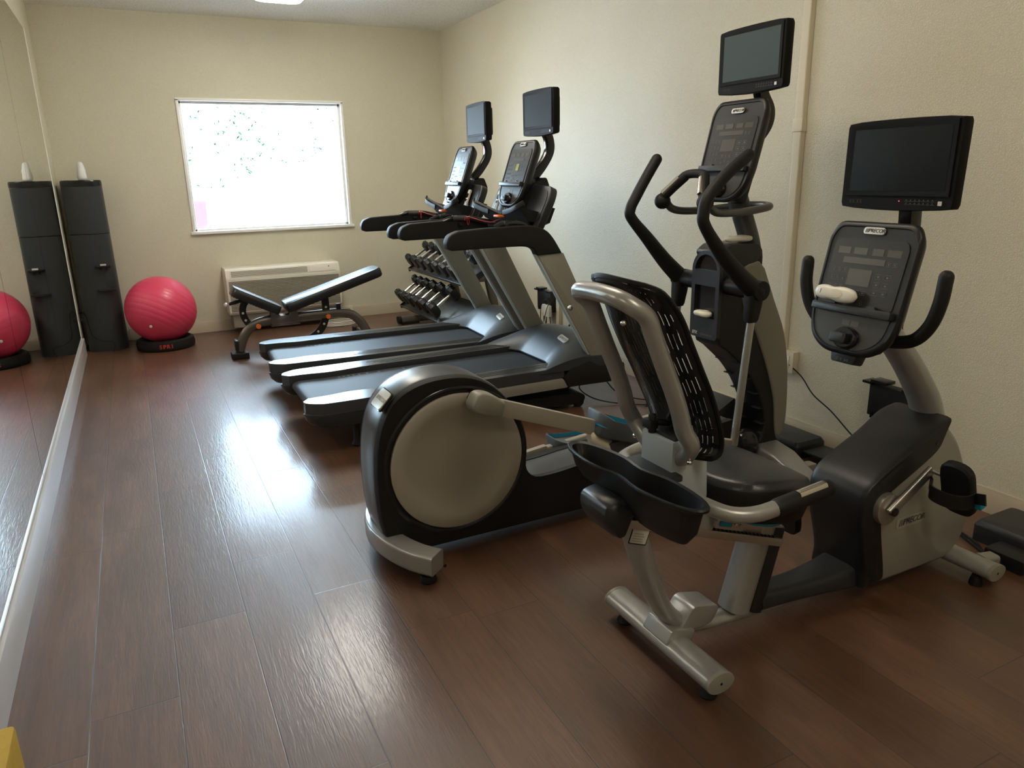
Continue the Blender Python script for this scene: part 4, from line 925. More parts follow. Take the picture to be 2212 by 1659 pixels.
# ------------------------------------------------------------------ exercise ball on its ring
bc = (.118, 6.985); rb = .285
ring = thing('ball_base', (bc[0], bc[1], 0), 'black ring base under the pink ball, marked SPRI', 'ball stand')
MB().lathe([(.165, .0), (.222, .0), (.232, .010), (.236, .040), (.228, .078), (.205, .090), (.178, .072), (.165, .03)], 56, T=Matrix.Translation((bc[0], bc[1], 0))).build('ring', M['soft'], ring, sharp=50)
lt = MB(); word = 'SPRI'
cur = -.046
for ch in word:
    a = math.atan2(-1, -.02) + cur / .236; T = frame((bc[0] + .2355 * math.cos(a), bc[1] + .2355 * math.sin(a), .043), (-math.sin(a), math.cos(a), 0), (0, 0, 1)); t_ = text_mb(ch, .046, T, bold=.0012, depth=.0012); lt.add(t_.v, t_.f); cur += .030 if ch != 'I' else .02
lt.build('logo', M['red'], ring)
eb = thing('exercise_ball', (bc[0], bc[1], .05), 'shiny pink exercise ball on a black ring, between the water cooler and the bench', 'exercise ball')
Tq = Matrix.Translation((bc[0], bc[1], .0525 + rb * .97)) @ Matrix.Rotation(.55, 4, 'Y') @ Matrix.Rotation(-.35, 4, 'X')
prof = []; nb = 96
for i in range(nb + 1):
    a = PI * i / nb; r_ = rb
    if 26 < i < nb - 26 : r_ -= .0017 if i % 5 == 0 else 0
    prof.append((max(.0004, r_ * math.sin(a)), -r_ * math.cos(a) * .985))
MB().lathe(prof, 72, T=Tq).build('ball_skin', M['ballm'], eb, sharp=80)
MB().lathe([(.012, 0), (.012, .003), (.006, .005), (.0005, .005)], 16, T=frame((bc[0] - .10, bc[1] - .262, .235), (.93, -.36, 0), (0, -.1, 1))).build('air_plug', M['white'], eb)
# ------------------------------------------------------------------ through-wall air conditioner
ac = thing('air_conditioner', (1.21, 7.36, .17), 'cream wall air conditioner with a slatted grille, below the window', 'air conditioner')
ax0, ax1 = .69, 1.735; ya = 7.20
pf = [(YB - .005, .60), (ya + .03, .604), (ya + .005, .595), (ya - .022, .515), (ya - .012, .20), (ya + .02, .175), (YB - .005, .175)]
MB().prism(rc(pf, [0, .01, .01, .01, .01, .01, 0]), ax0, ax1, 'x').build('cabinet', M['acw'], ac, bevel=.006)
tdir = Vector((0, -.027, -.080)).normalized(); Ta = frame(((ax0 + ax1) / 2, ya + .0035, .597), (1, 0, 0), tuple(-tdir)); 
# sloped discharge face
Ta = frame(((ax0 + ax1) / 2, ya - .0085, .556), (1, 0, 0), (0, .32, .95))
dp = MB().prism(rc([(-.49, -.034), (.49, -.034), (.49, .034), (-.49, .034)], .012), 0, .003, 'z', T=Ta).build('discharge_panel', M['acw'], ac, bevel=.001)
v = MB()
for q in range(7): v.box((-.475, -.027 + q * .0078, .003), (.215, -.0235 + q * .0078, .0045), Ta)
v.build('discharge_louvres', M['acd'], dp)
ctl = MB().prism(rc([(.235, -.028), (.475, -.028), (.475, .028), (.235, .028)], .006), .003, .006, 'z', T=Ta).build('control_lid', M['acw'], dp, bevel=.001)
MB().cyl(Ta @ Vector((.42, .012, .006)), Ta @ Vector((.42, .012, .007)), .006, 12).build('lid_mark', M['acd'], dp)
v = MB(); Tf = frame(((ax0 + ax1) / 2, ya - .0205, .355), (1, 0, 0), (0, -.028, 1))
for q in range(22): v.box((-.505, -.140 + q * .0128, 0), (.505, -.1345 + q * .0128, .0012), Tf)
v.build('intake_grille', M['acd'], ac)
MB().box((ax0 + .03, ya + .05, .05), (ax1 - .03, YB - .002, .175)).build('under_sleeve', M['dgrey'], ac, bevel=.004)
so_ = thing('wall_outlet', (1.845, YB - .013, .03), 'cream outlet plate on the back baseboard beside the air conditioner', 'outlet')
MB().box((1.79, YB - .022, .035), (1.90, YB - .0005, .12)).build('plate', M['cream'], so_, bevel=.003)
MB().box((1.825, YB - .05, .055), (1.865, YB - .022, .095)).build('plug', M['taupe'], so_, bevel=.004)
mb = MB(); mb.tube(smooth([(1.845, 7.415, .075), (1.85, 7.37, .05), (1.86, 7.32, .02), (1.80, 7.24, .008)] + [(1.68 + .16 * math.cos(a), 7.12 + .11 * math.sin(a), .008 + .0016 * k) for k, a in enumerate([q * .7 + 2 for q in range(26)])], 4), .005, 8)
solo('coiled_cord', mb, M['white'], 'coiled white power cord on the floor behind the bench', 'cord', (1.68, 7.15, 0))
# ------------------------------------------------------------------ adjustable bench
yk = 6.20
be = thing('weight_bench', (1.2, yk, 0), 'adjustable black weight bench with a taupe frame and orange knobs', 'weight bench')
fr_ = smooth([(.632, .055), (.655, .125), (.700, .205), (.775, .262), (.880, .285)], 4)[:-1] + smooth([(.90, .286), (1.20, .287), (1.44, .288)], 3)[:-1] + smooth([(1.46, .287), (1.56, .262), (1.635, .195), (1.685, .105), (1.72, .055)], 4)
MB().sweep([(a, yk, b) for a, b in fr_], circ(.026, 16, .038), up=(0, 1, 0) if False else None).build('frame_tube', M['taupe'], be)
MB().prism(rc([(yk - .07, .0), (yk + .07, .0), (yk + .07, .05), (yk - .07, .05)], .01), .565, .695, 'x').build('rear_foot', M['soft'], be, bevel=.008)
MB().box((.600, yk - .045, .06), (.625, yk + .045, .15)).build('transport_wheel', M['black'], be, bevel=.01)
fb_ = MB().sweep([(1.715, yk - .36, .045), (1.715, yk + .36, .045)], rect(.055, .055, .012), up=(0, 0, 1)).build('front_foot', M['taupe'], be)
for s_ in (-1, 1): MB().box((1.665, yk + s_ * .39 - .04, 0), (1.765, yk + s_ * .39 + .04, .075)).build('foot_cap', M['soft'], fb_, bevel=.01)
MB().box((1.44, yk - .02, .315), (1.475, yk + .02, .365)).build('rest_stop', M['soft'], be, bevel=.004)
plate = rc([(.895, .245), (.895, .30), (.905, .372), (.955, .372), (.968, .315), (1.045, .315), (1.055, .385), (1.10, .385), (1.115, .315), (1.115, .245)], .01)
for s_ in (-1, 1): MB().prism(plate, yk + s_ * .030, yk + s_ * .036).build('side_plate', M['taupe'], be, bevel=.001)
pv = MB().box((.89, yk - .075, .238), (1.12, yk + .075, .246)).build('cross_plate', M['taupe'], be)
for a, b in ((.93, .350), (1.078, .362)): MB().cyl((a, yk - .048, b), (a, yk + .048, b), .020, 18).build('pivot_bolt', M['alu'], be, bevel=.003)
def pad(name, a, b, wd, th, taper=0):
    d = (Vector((b[0], 0, b[1])) - Vector((a[0], 0, a[1]))); L_ = d.length; T = frame((a[0], yk, a[1]), tuple(d), (0, 1, 0)); sgn = 1 if (T.to_3x3() @ Vector((0, 0, 1))).z > 0 else -1
    out = rc([(0, -wd), (L_, -wd + taper), (L_, wd - taper), (0, wd)], .055, 5)
    cx_ = L_ / 2
    def rr_(k, z): return [((p[0] - cx_) * (1 - (1 - k) * .35) + cx_, p[1] * k, sgn * z) for p in out]
    o = MB().rings([rr_(.93, -th), rr_(.985, -th * .86), rr_(1, -th * .4), rr_(.985, -th * .14), rr_(.94, 0)], T=T).build(name, M['vinyl'], be, sharp=55); return o, T, sgn
s1, _, _ = pad('seat_pad', (.985, .395), (.640, .580), .135, .072, .02)
s2, T2, sg = pad('back_pad', (1.005, .415), (1.820, .655), .135, .075, .015)
L2 = Vector((.815, 0, .24)).length
MB().box((L2 * .70, -.123, -.0015 if sg < 0 else 0), (L2 * .703, .123, .0010), T2).build('pad_seam', M['gloss'], s2)
MB().prism(rc([(.66, .50), (.67, .53), (.97, .36), (.96, .33)], .005), yk - .035, yk + .035).build('seat_support', M['black'], be, bevel=.003)
MB().prism(rc([(1.06, .335), (1.06, .37), (1.70, .56), (1.70, .53)], .005), yk - .035, yk + .035).build('back_support', M['black'], be, bevel=.003)
def arc_bar(name, pts):
    o = MB().sweep(smooth([(a, yk, b) for a, b in pts], 6), rect(.012, .050, .003), up=(0, 1, 0) if False else None)
    return o
ab = MB(); P_ = smooth([(.735, .47), (.700, .42), (.690, .36), (.712, .29), (.75, .24)], 6); ab.rings([[(p[0] - .026 * nx, yk + s, p[1] - .026 * nz) for s in (-.006,)] + [(p[0] + .026 * nx, yk - .006, p[1] + .026 * nz), (p[0] + .026 * nx, yk + .006, p[1] + .026 * nz), (p[0] - .026 * nx, yk + .006, p[1] - .026 * nz)] for p, (nx, nz) in [(P_[i], (lambda d: (-d[1], d[0]))((Vector(P_[min(i + 1, len(P_) - 1)]) - Vector(P_[max(i - 1, 0)])).normalized())) for i in range(len(P_))]])
sa = ab.build('seat_adjuster', M['black'], be)
P_ = smooth([(1.348, .47), (1.352, .36), (1.345, .27), (1.315, .19), (1.255, .125), (1.16, .075)], 6); ab = MB(); ab.rings([[(p[0] - .030 * nx, yk - .006, p[1] - .030 * nz), (p[0] + .030 * nx, yk - .006, p[1] + .030 * nz), (p[0] + .030 * nx, yk + .006, p[1] + .030 * nz), (p[0] - .030 * nx, yk + .006, p[1] - .030 * nz)] for p, (nx, nz) in [(P_[i], (lambda d: (-d[1], d[0]))((Vector(P_[min(i + 1, len(P_) - 1)]) - Vector(P_[max(i - 1, 0)])).normalized())) for i in range(len(P_))]])
ba = ab.build('back_adjuster', M['black'], be)
for par, pts in ((sa, ((.690, .36), (.705, .30))), (ba, ((1.352, .345), (1.325, .205), (1.27, .145)))):
    for a, b in pts: MB().cyl((a, yk - .0075, b), (a, yk - .0065, b), .010, 14).build('pin_hole', M['cream'], par)
for a, b in ((.790, .252), (1.352, .275)):
    MB().cyl((a, yk - .075, b), (a, yk - .028, b), .020, 18, .014).build('adjustment_knob', M['orange'], be, bevel=.003)
MB().cyl((.700, yk, .462), (.595, yk, .442), .014, 14).build('seat_handle', M['soft'], be); MB().ball((.572, yk, .436), .018).build('handle_tip', M['badge'], be)
# ------------------------------------------------------------------ dumbbell rack
rk = thing('dumbbell_rack', (2.6, 6.55, 0), 'two-tier grey dumbbell rack in the far corner behind the treadmills', 'dumbbell rack')
yr0, yr1 = 5.78, 7.16
for nm, x0, z0, x1, z1 in (('lower_shelf', 2.322, .112, 2.600, .302), ('upper_shelf', 2.430, .475, 2.700, .640)):
    d = Vector((x1 - x0, 0, z1 - z0)).normalized(); T = frame((x0, 0, z0), tuple(d), (0, 1, 0)); L_ = Vector((x1 - x0, 0, z1 - z0)).length; sg = 1 if (T.to_3x3() @ Vector((0, 0, 1))).z > 0 else -1
    m = MB().box((0, yr0, -.006), (L_, yr1, .006), T)
    m.box((-.004, yr0, min(0, sg * .022)), (.004, yr1, max(0, sg * .022)), T)
    s = m.build(nm, M['graph'], rk, bevel=.002)
    for y in (yr0, yr1): MB().prism(rc([(x0, z0 - .02), (x0 - .01, z0 + .02), (x1, z1 + .005), (x1 + .01, z1 - .03), ((x0 + x1) / 2, (z0 + z1) / 2 - .05)], .01), y - .004, y + .004).build('shelf_bracket', M['black'], s)
for y in (5.95, 6.84):
    MB().sweep([(2.84, y, .05), (2.70, y, .74)], rect(.07, .05, .01), up=(0, 1, 0)).build('upright_post', M['taupe'], rk)
    f = MB().sweep([(2.19, y - .04, .046), (2.90, y - .04, .046)], rect(.075, .060, .02), up=(0, 0, 1)).build('base_foot', M['taupe'], rk)
    MB().sweep([(2.165, y - .04, .044), (2.195, y - .04, .046)], rect(.085, .070, .03), up=(0, 0, 1)).build('foot_cap', M['soft'], f)
    MB().box((2.20, y - .075, 0), (2.37, y - .005, .020)).build('foot_pad', M['soft'], f)
    for a, b, c_, d in ((2.50, .19, 2.80, .19), (2.58, .50, 2.76, .50)): MB().sweep([(a, y, b), (c_, y, d)], rect(.03, .05, .005), up=(0, 0, 1)).build('shelf_arm', M['taupe'], rk)
def dumbbell(size, T, label, num, group):
    t = thing('dumbbell', T.translation, label, 'dumbbell', group)
    R_ = .066 + .0030 * size; hl = .046 + .0030 * size; gl = .078
    hexo = lambda r: [(r * math.cos(PI / 3 * k + PI / 6), r * math.sin(PI / 3 * k + PI / 6)) for k in range(6)]
    for s in (-1, 1):
        MB().rings([[(x * s, a * k * .88, b * k) for a, b in hexo(R_)] for x, k in ((gl, .70), (gl + .008, .86), (gl + hl * .5, 1.0), (gl + hl, .92), (gl + hl + .003, .84))], T=T).build('head', M['hexr'], t, bevel=.003, sharp=28)
        n_ = text_mb(num, R_ * .62, T @ Matrix.Translation((s * (gl + hl * .55), 0, R_ * .868)) @ Matrix.Rotation(PI / 2 * (1), 4, 'Z'), depth=.0012, bold=.001); n_.build('numeral', M['num'], t)
    rings = [[(x, r_ * math.cos(a), r_ * math.sin(a)) for a in [2 * PI * j / 16 for j in range(16)]] for x, r_ in ((-gl - .002, .013), (-.04, .0135), (0, .016), (.04, .0135), (gl + .002, .013))]
    MB().rings(rings, T=T).build('grip', M['chrome'], t, sharp=50)
    return t
def rackT(xn, zn, xf, zf, y):
    c_ = Vector(((xn + xf) / 2, y, (zn + zf) / 2)); d = Vector((xf - xn, 0, zf - zn)).normalized(); n = d.cross(Vector((0, 1, 0))); 
    if n.z < 0: n = -n
    yv = n.cross(d); m = Matrix((d, yv, n)).transposed().to_4x4(); m.translation = c_; return m
low = [(7.10, 4, '25'), (6.94, 4.5, '30'), (6.775, 5, '35'), (6.59, 5.5, '40'), (6.395, 6, '45'), (6.165, 8, '50'), (5.93, 8.5, '55')]
ordw = ['far-end', 'second from the far end', 'third from the far end', 'fourth from the far end', 'fifth from the far end', 'big hexagonal', 'near-end']
lab = ['farthest dumbbell on the lower tier, next to the back wall', 'lower-tier dumbbell, second from the back wall', 'lower-tier dumbbell, third from the back wall', 'lower-tier dumbbell, fourth from the back wall', 'lower-tier dumbbell just behind the biggest visible hexagonal one', 'biggest hexagonal dumbbell, at the open end of the lower tier', 'lower-tier dumbbell hidden behind the treadmill hood']
for (y, s, n), l in zip(low[:6], lab): dumbbell(s, rackT(2.30, .235, 2.49, .365, y), l, n, 'dumbbells on the lower tier')
upr = [(7.07, 2.0, '5'), (6.90, 2.6, '8'), (6.725, 3.2, '10'), (6.53, 3.6, '12'), (6.33, 4.0, '15'), (6.145, 4.4, '20'), (5.955, 4.6, '22')]
lab = ['farthest dumbbell on the upper tier, next to the back wall', 'upper-tier dumbbell, second from the back wall', 'upper-tier dumbbell, third from the back wall', 'upper-tier dumbbell, fourth from the back wall', 'upper-tier dumbbell, fifth from the back wall', 'upper-tier dumbbell partly behind the treadmill upright, sixth from the back wall', 'upper-tier dumbbell seen through the gap between two treadmill uprights']
for (y, s, n), l in zip(upr, lab): dumbbell(s, rackT(2.42, .585, 2.60, .695, y), l, n, 'dumbbells on the upper tier')
# ------------------------------------------------------------------ yellow foam block at the near left
yf = thing('foam_block', (-.42, 1.62, 0), 'yellow foam block on the floor at the foot of the mirror', 'foam block')
MB().prism(rc([(-.487, 1.20), (-.405, 1.20), (-.405, 1.80), (-.487, 1.80)], .015), 0, .20, 'z').build('block', M['foamy'], yf, bevel=.01)
# ------------------------------------------------------------------ outside the window
gz = -.35
structure('ground_outside', MB().box((-40, YB + .3, gz - .1), (45, 70, gz)), M['asph'])
def tree(x, y, h, r, m, label, seed, n=200):
    t = thing('tree', (x, y, gz), label, 'tree', 'trees beyond the parking lot'); q = random.Random(seed)
    mb = MB().sweep(smooth([(x, y, gz), (x + .1, y, gz + h * .3), (x - .05, y + .1, gz + h * .7)], 4), circ(.14, 10)); 
    for k in range(5): a = k * 1.3; mb.tube([(x, y, gz + h * .4 + k * .2), (x + r * .6 * math.cos(a), y + r * .6 * math.sin(a), gz + h * .62 + k * .2)], .04, 6)
    mb.build('trunk', M['bark'], t)
    lf = MB()
    for k in range(n):
        a = q.uniform(0, 2 * PI); b = q.uniform(-1, 1); rr_ = r * q.uniform(.55, 1) ** .5; s = q.uniform(.02, .08)
        c_ = Vector((x + rr_ * math.cos(a) * math.sqrt(1 - b * b), y + rr_ * math.sin(a) * math.sqrt(1 - b * b), gz + h * .78 + b * r * .8)); u = Vector((q.uniform(-1, 1), q.uniform(-1, 1), q.uniform(-1, 1))).normalized(); v = u.orthogonal().normalized()
        lf.add([c_ - u * s, c_ + v * s * .5, c_ + u * s, c_ - v * s * .5], [(0, 1, 2, 3)])
    lf.build('foliage', m, t); return t
tree(1.9, 20, 3.3, 1.3, M['leaf'], 'green tree behind the parked cars, seen through the middle of the window', 1); tree(4.6, 24, 4.4, 1.6, M['leaf2'], 'bluish green tree seen through the upper part of the window', 2)
def car(x, y, col, label, rot):
    t = thing('parked_car', (x, y, gz), label, 'car', 'cars parked outside'); T = Matrix.Translation((x, y, gz)) @ Matrix.Rotation(rot, 4, 'Z')
    prof = rc([(-2.1, .28), (-2.15, .72), (-1.75, .90), (-1.25, .95), (-.65, 1.40), (.75, 1.42), (1.35, 1.0), (2.05, .92), (2.15, .55), (2.1, .28)], .12, 3)
    R = [[(a * k + 0, yy, b if b < .95 else .95 + (b - .95) * k) for a, b in prof] for yy, k in ((-.86, .96), (-.80, 1.0), (.80, 1.0), (.86, .96))]
    MB().rings(R, T=T).build('body', col, t, sharp=40)
    g = MB()
    for s in (-1, 1): g.prism(rc([(-1.05, .98), (-.55, 1.33), (.68, 1.35), (1.12, 1.0)], .05), s * .845, s * .868, T=T)
    g.build('side_glass', M['cargp'], t)
    MB().prism([(-1.27, .97), (-.69, 1.38), (-.66, 1.36), (-1.20, .95)], -.58, .58, T=T).build('windscreen', M['cargl'] if col is M['carr'] else M['cargp'], t)
    for a in (-1.35, 1.35):
        for s in (-1, 1): MB().sweep([T @ Vector((a, s * .70, .32)), T @ Vector((a, s * .88, .32))], circ(.32, 24), up=(0, 0, 1)).build('wheel', M['tyre'], t, bevel=.02)
    return t
car(.46, 15.4, M['carr'], 'red car parked outside the lower corner of the window', 1.45); car(2.95, 17.0, M['carw'], 'white car parked outside, in the middle of the window view', 1.5); car(5.4, 17.6, M['carw'], 'white car parked outside toward the edge of the window', 1.52)
# ------------------------------------------------------------------ treadmills
yt = 4.05
tm = thing('treadmill', (1.55, yt, 0), 'black and silver treadmill nearer to the camera, its end beside the elliptical disc', 'treadmill', 'treadmills facing the long wall')
bwid, rin, rout = .235, .245, .405
# belt: loop around the rear roller
bl = [(.715, .195), (.700, .213), (.700, .230), (.712, .245), (.74, .252), (2.24, .252), (2.24, .236), (.75, .236), (.73, .195)]
MB().prism(smooth(bl[:5], 3) + bl[5:], yt - bwid, yt + bwid).build('running_belt', M['belt'], tm, sharp=50)
MB().cyl((.745, yt - bwid - .004, .214), (.745, yt + bwid + .004, .214), .028, 20).build('rear_roller', M['black'], tm)
mk = MB()
for s_, x0 in ((1, .96), (-1, 1.56)):
    for q, dx in enumerate((0, .028, .056, .086, .122, .170, .245, .40)):
        mk.box((x0 + dx, yt + s_ * (bwid - .025), .2521), (x0 + dx + .014, yt + s_ * (bwid - .050), .2527))
    
mk.build('belt_print', M['ink'], tm)
MB().box((.76, yt - rout + .02, .168), (2.30, yt + rout - .02, .230)).build('deck_frame', M['black'], tm, bevel=.004)
for s_ in (-1, 1):
    inner = smooth([(.690, rin + .012), (.80, rin + .006), (.90, rin - .010), (1.00, rin - .006), (1.10, rin + .008), (1.25, rin + .012), (2.16, rin + .012)], 4)
    outl = [(a, yt + s_ * b) for a, b in inner] + [(2.16, yt + s_ * rout)] + [(a, yt + s_ * b) for a, b in smooth([(1.2, rout), (.80, rout - .004), (.72, rout - .02), (.668, rout - .06), (.655, rout - .10)], 4)]
    cxr, cyr = 1.4, yt + s_ * (rin + rout) / 2
    R = []
    for z, k in ((.222, 1.0), (.262, 1.0), (.276, .995), (.283, .985)):
        R.append([((a - cxr) * (1 - (1 - k) * .12) + cxr, (b - cyr) * k + cyr, z) for a, b in outl])
    r = MB().rings(R).build('side_rail', M['rail'], tm, sharp=50)
    g = MB()
    for q in range(4):
        y0 = yt + s_ * (rin + .035 + q * .022); g.box((1.18 + (3 - q) * .035, y0, .2832), (2.14, y0 + s_ * .004, .2842))
    g.build('rail_grooves', M['black'], r)
    cpo = [(a, yt + s_ * b) for a, b in [(1.02, rin + .02)] + [(.690, rin + .03)] + smooth([(.660, rout - .115), (.650, rout - .07), (.70, rout - .014), (.80, rout + .005), (1.02, rout + .004)], 4)]
    R = []
    for z, k in ((.150, .80), (.158, .90), (.185, .97), (.222, 1.0), (.2245, .99)): R.append([((a - 1.02) * k + 1.02, (b - cyr) * (.6 + .4 * k) + cyr, z) for a, b in cpo])
    MB().rings(R).build('rear_cap', M['char'], tm, sharp=50)
    MB().prism(rc([(.955, .218), (2.150, .218), (2.185, .158), (1.02, .158)], [.002, .012, .012, .002]), yt + s_ * (rout - .020), yt + s_ * (rout + .004)).build('side_panel', M['beige'], tm, bevel=.004)
    # front frame and uprights
    MB().prism(rc([(2.185, .160), (2.155, .222), (2.20, .268), (2.34, .300), (2.40, .262), (2.58, .262), (2.60, .150)], .01), yt + s_ * (rout - .045), yt + s_ * (rout + .012)).build('front_frame', M['black'], tm, bevel=.005)
    up = [(2.385, .262), (2.505, .262), (2.155, .955), (1.990, .955)]
    MB().prism(rc(up, .006), yt + s_ * (rout - .045), yt + s_ * rout).build('upright', M['beige'], tm, bevel=.006)
    MB().prism([(2.372, .262), (2.386, .262), (1.992, .955), (1.976, .955)], yt + s_ * (rout - .038), yt + s_ * (rout - .006)).build('upright_edge', M['greybl'], tm, bevel=.003)
    sc_ = MB(); sc_.cyl((2.375, yt + s_ * (rout - .022), .30), (2.362, yt + s_ * (rout - .022), .293), .006, 12); sc_.build('upright_screw', M['chrome'], tm)
    # handrail
    hr = smooth([(1.455, 1.018), (1.450, 1.050), (1.470, 1.088), (1.520, 1.108)], 4) + smooth([(1.66, 1.114), (1.82, 1.118), (1.96, 1.114), (2.035, 1.090), (2.085, 1.045), (2.145, .955)], 4) + smooth([(1.985, .950), (1.965, .985), (1.92, 1.002), (1.82, 1.008), (1.48, 1.008)], 4)
    MB().prism(hr, yt + s_ * (rout - .052), yt + s_ * (rout + .008)).build('handrail', M['soft'], tm, bevel=.018, seg=3, sharp=50)
# motor hood
NXh, NYh = 22, 28
def hood(u, v):
    y = (u * 2 - 1); a = abs(y); xr = 2.165 - .165 * max(0, (a - .42) / .58) ** 1.3; xf = 2.60 - .05 * a * a
    x = xr + (xf - xr) * v
    crest = .158 * (1 - (1 - min(1, v / .55)) ** 1.7) - .05 * max(0, v - .55) / .45
    edge = (1 - a ** 3.2 * .62)
    z = .272 + crest * edge * (1 if v > 0 else 0)
    if v == 0: z = .270 - (.0 if a < .9 else .0)
    return (x, yt + y * (rout + .004), z)
mb = MB().grid(hood, NYh, NXh)
n0 = len(mb.v); row = NYh + 1
rim_idx = [i for i in range(row)] + [j * row + NYh for j in range(1, NXh + 1)] + [NXh * row + i for i in range(NYh - 1, -1, -1)] + [j * row for j in range(NXh - 1, 0, -1)]
low = [len(mb.v) + q for q in range(len(rim_idx))]
for i in rim_idx: p = mb.v[i]; mb.v.append(Vector((p.x, p.y, .262)))
for q in range(len(rim_idx)):
    w_ = (q + 1) % len(rim_idx); mb.f.append([rim_idx[q], rim_idx[w_], low[w_], low[q]])
hd = mb.build('motor_hood', M['hood'], tm, sharp=35)
p0 = Vector(hood(.375, .33)); p1 = Vector(hood(.235, .33)); p2 = Vector(hood(.375, .26)); nn = (p1 - p0).cross(p2 - p0); nn = nn if nn.z > 0 else -nn
pc = (p0 + p1) / 2 + nn.normalized() * .003
Th = frame(tuple(pc), (p1 - p0), nn.cross(p1 - p0))
bd = MB().prism(rc([(-.062, -.020), (.062, -.020), (.062, .020), (-.062, .020)], .016, 5), -.004, .003, 'z', T=Th).build('badge', M['badge'], hd, bevel=.001)
stripes_logo(Th @ Matrix.Translation((0, 0, .0032)), .105, bd, M['dgrey'], size=.025)
MB().cyl((1.86, yt, .095), (1.86, yt, .10), .01).build('spacer', M['black'], tm)
# lift bar with rollers under the front, rear feet
MB().prism(rc([(1.78, .060), (1.80, .110), (2.29, .098), (2.34, .075), (2.335, .035), (2.28, .022), (1.80, .045)], [.01, .01, .02, .02, .02, .02, .01], 4), yt - .36, yt + .36).build('lift_frame', M['soft'], tm, bevel=.01)
for s_ in (-1, 1):
    MB().cyl((2.30, yt + s_ * .30, .034), (2.30, yt + s_ * .35, .034), .034, 20).build('lift_wheel', M['black'], tm, bevel=.003)
    MB().sweep([(2.2, yt + s_ * .25, .08), (2.35, yt + s_ * .25, .17)], rect(.04, .03), up=(0, 1, 0)).build('lift_arm', M['soft'], tm)
    MB().lathe([(.03, 0), (.032, .01), (.02, .03), (.016, .16)], 16, T=Matrix.Translation((.92, yt + s_ * .31, 0))).build('rear_foot', M['soft'], tm)
# sensor crossbar
for s_ in (-1, 1):
    MB().tube(smooth([(1.74, yt + s_ * (rout - .035), 1.110), (1.80, yt + s_ * (rout - .045), 1.128), (1.90, yt + s_ * (rout - .055), 1.126), (1.97, yt + s_ * (rout - .09), 1.112), (2.02, yt + s_ * (rout - .16), 1.10), (2.06, yt + s_ * (rout - .24), 1.095)], 5), .0165, 14).build('inner_handle', M['gloss'], tm)
    MB().tube([(1.80, yt + s_ * (rout - .046), 1.1285), (1.89, yt + s_ * (rout - .054), 1.1265)], .0175, 14).build('heart_sensor', M['graph'], tm)
# dashboard with two wing pockets
dash = MB()
R = []
for u in [i / 16 for i in range(17)]:
    y = (u * 2 - 1); a = abs(y)
    x0 = 1.935 + .035 * (1 - a); z0 = 1.155 - .045 * (1 - a) + .02 * a
    R.append([(x0 - .010, yt + y * .29, z0 + .052), (x0 + .002, yt + y * .29, z0 + .060), (x0 + .030, yt + y * .29, z0 + .030), (x0 + .17, yt + y * .29, z0 - .005), (x0 + .20, yt + y * .29, z0 + .03), (x0 + .235, yt + y * .29, z0 + .02), (x0 + .20, yt + y * .29, z0 - .06), (x0 + .06, yt + y * .29, z0 - .045)])
dash.rings(R); dash.build('dashboard', M['soft'], tm, sharp=50)
for s_ in (-1, 1):
    # pocket: back wall leaning forward, with raised rounded edges
    yb0, yb1 = .120, .350
    out = rc([(yb0, -.055), (yb1 - .02, -.05), (yb1, .16), (yb1 - .02, .225), (yb0 - .01, .235)], [.02, .06, .06, .05, .02], 4)
    Tk = Matrix(((math.sin(.42), 0, -math.cos(.42), 2.035), (0, 1, 0, yt), (math.cos(.42), 0, math.sin(.42), 1.115), (0, 0, 0, 1)))   # x->up slope, y->lateral, z->towards the user
    def K(p, z): return (p[1], s_ * p[0], z)
    MB().rings([[K((a, b), z) for a, b in out] for z in (-.045, -.03, 0)], T=Tk).build('pocket_shell', M['char'], tm, bevel=.012, seg=3, sharp=50)
    ins = rc([(yb0 + .02, .012), (yb1 - .03, .014), (yb1 - .022, .15), (yb1 - .04, .20), (yb0 + .015, .21)], .03, 4)
    MB().rings([[K((a, b), z) for a, b in ins] for z in (.0005, .003)], T=Tk).build('pocket_liner', M['vinyl'], tm)
    MB().sweep(smooth([(1.932, yt + s_ * .10, 1.175), (1.925, yt + s_ * .20, 1.190), (1.922, yt + s_ * .29, 1.212), (1.945, yt + s_ * .335, 1.235)], 4), rect(.012, .030, .005, 2), up=(0, 0, 1)).build('pocket_lip', M['soft'], tm)
MB().prism(rc([(1.985, 1.10), (2.13, 1.10), (2.27, 1.29), (2.24, 1.37), (2.15, 1.33)], .02), yt - .07, yt + .07).build('neck', M['soft'], tm, bevel=.015)
To = tilted(2.000, yt, 1.198, math.radians(20)); cc = console(tm, To, lit=True)
tv(tm, 2.21, yt - .02, 1.732, arm=[(2.265, yt, 1.64), (2.295, yt, 1.58), (2.295, yt, 1.51), (2.245, yt, 1.43), (2.18, yt, 1.36)])
MB().prism(rc([(1.96, -.035), (2.02, -.035), (2.02, .035), (1.96, .035)], .01), 1.145, 1.158, 'z', T=Matrix.Translation((-.03, yt, 0))).build('stop_button', M['orange'], tm, bevel=.003)
mb = MB()
hx = [(1.80, .32, 1.13)]
pth = []
for q in range(40):
    a = q * .62; pth.append((1.87 + .0016 * q, yt + (rout - .105) + .024 * math.cos(a), 1.114 + .026 * math.sin(a)))
mb.tube(smooth([(1.985, yt + .05, 1.13), (1.95, yt + .12, 1.11), (1.90, yt + .20, 1.125), (1.87, yt + .27, 1.14)] + pth[:14], 3), .0022, 6)
tether = mb.build('safety_tether', M['red'], tm)
MB().box((1.83, yt + rout - .09, 1.085), (1.86, yt + rout - .055, 1.10)).build('tether_clip', M['black'], tm, bevel=.003)
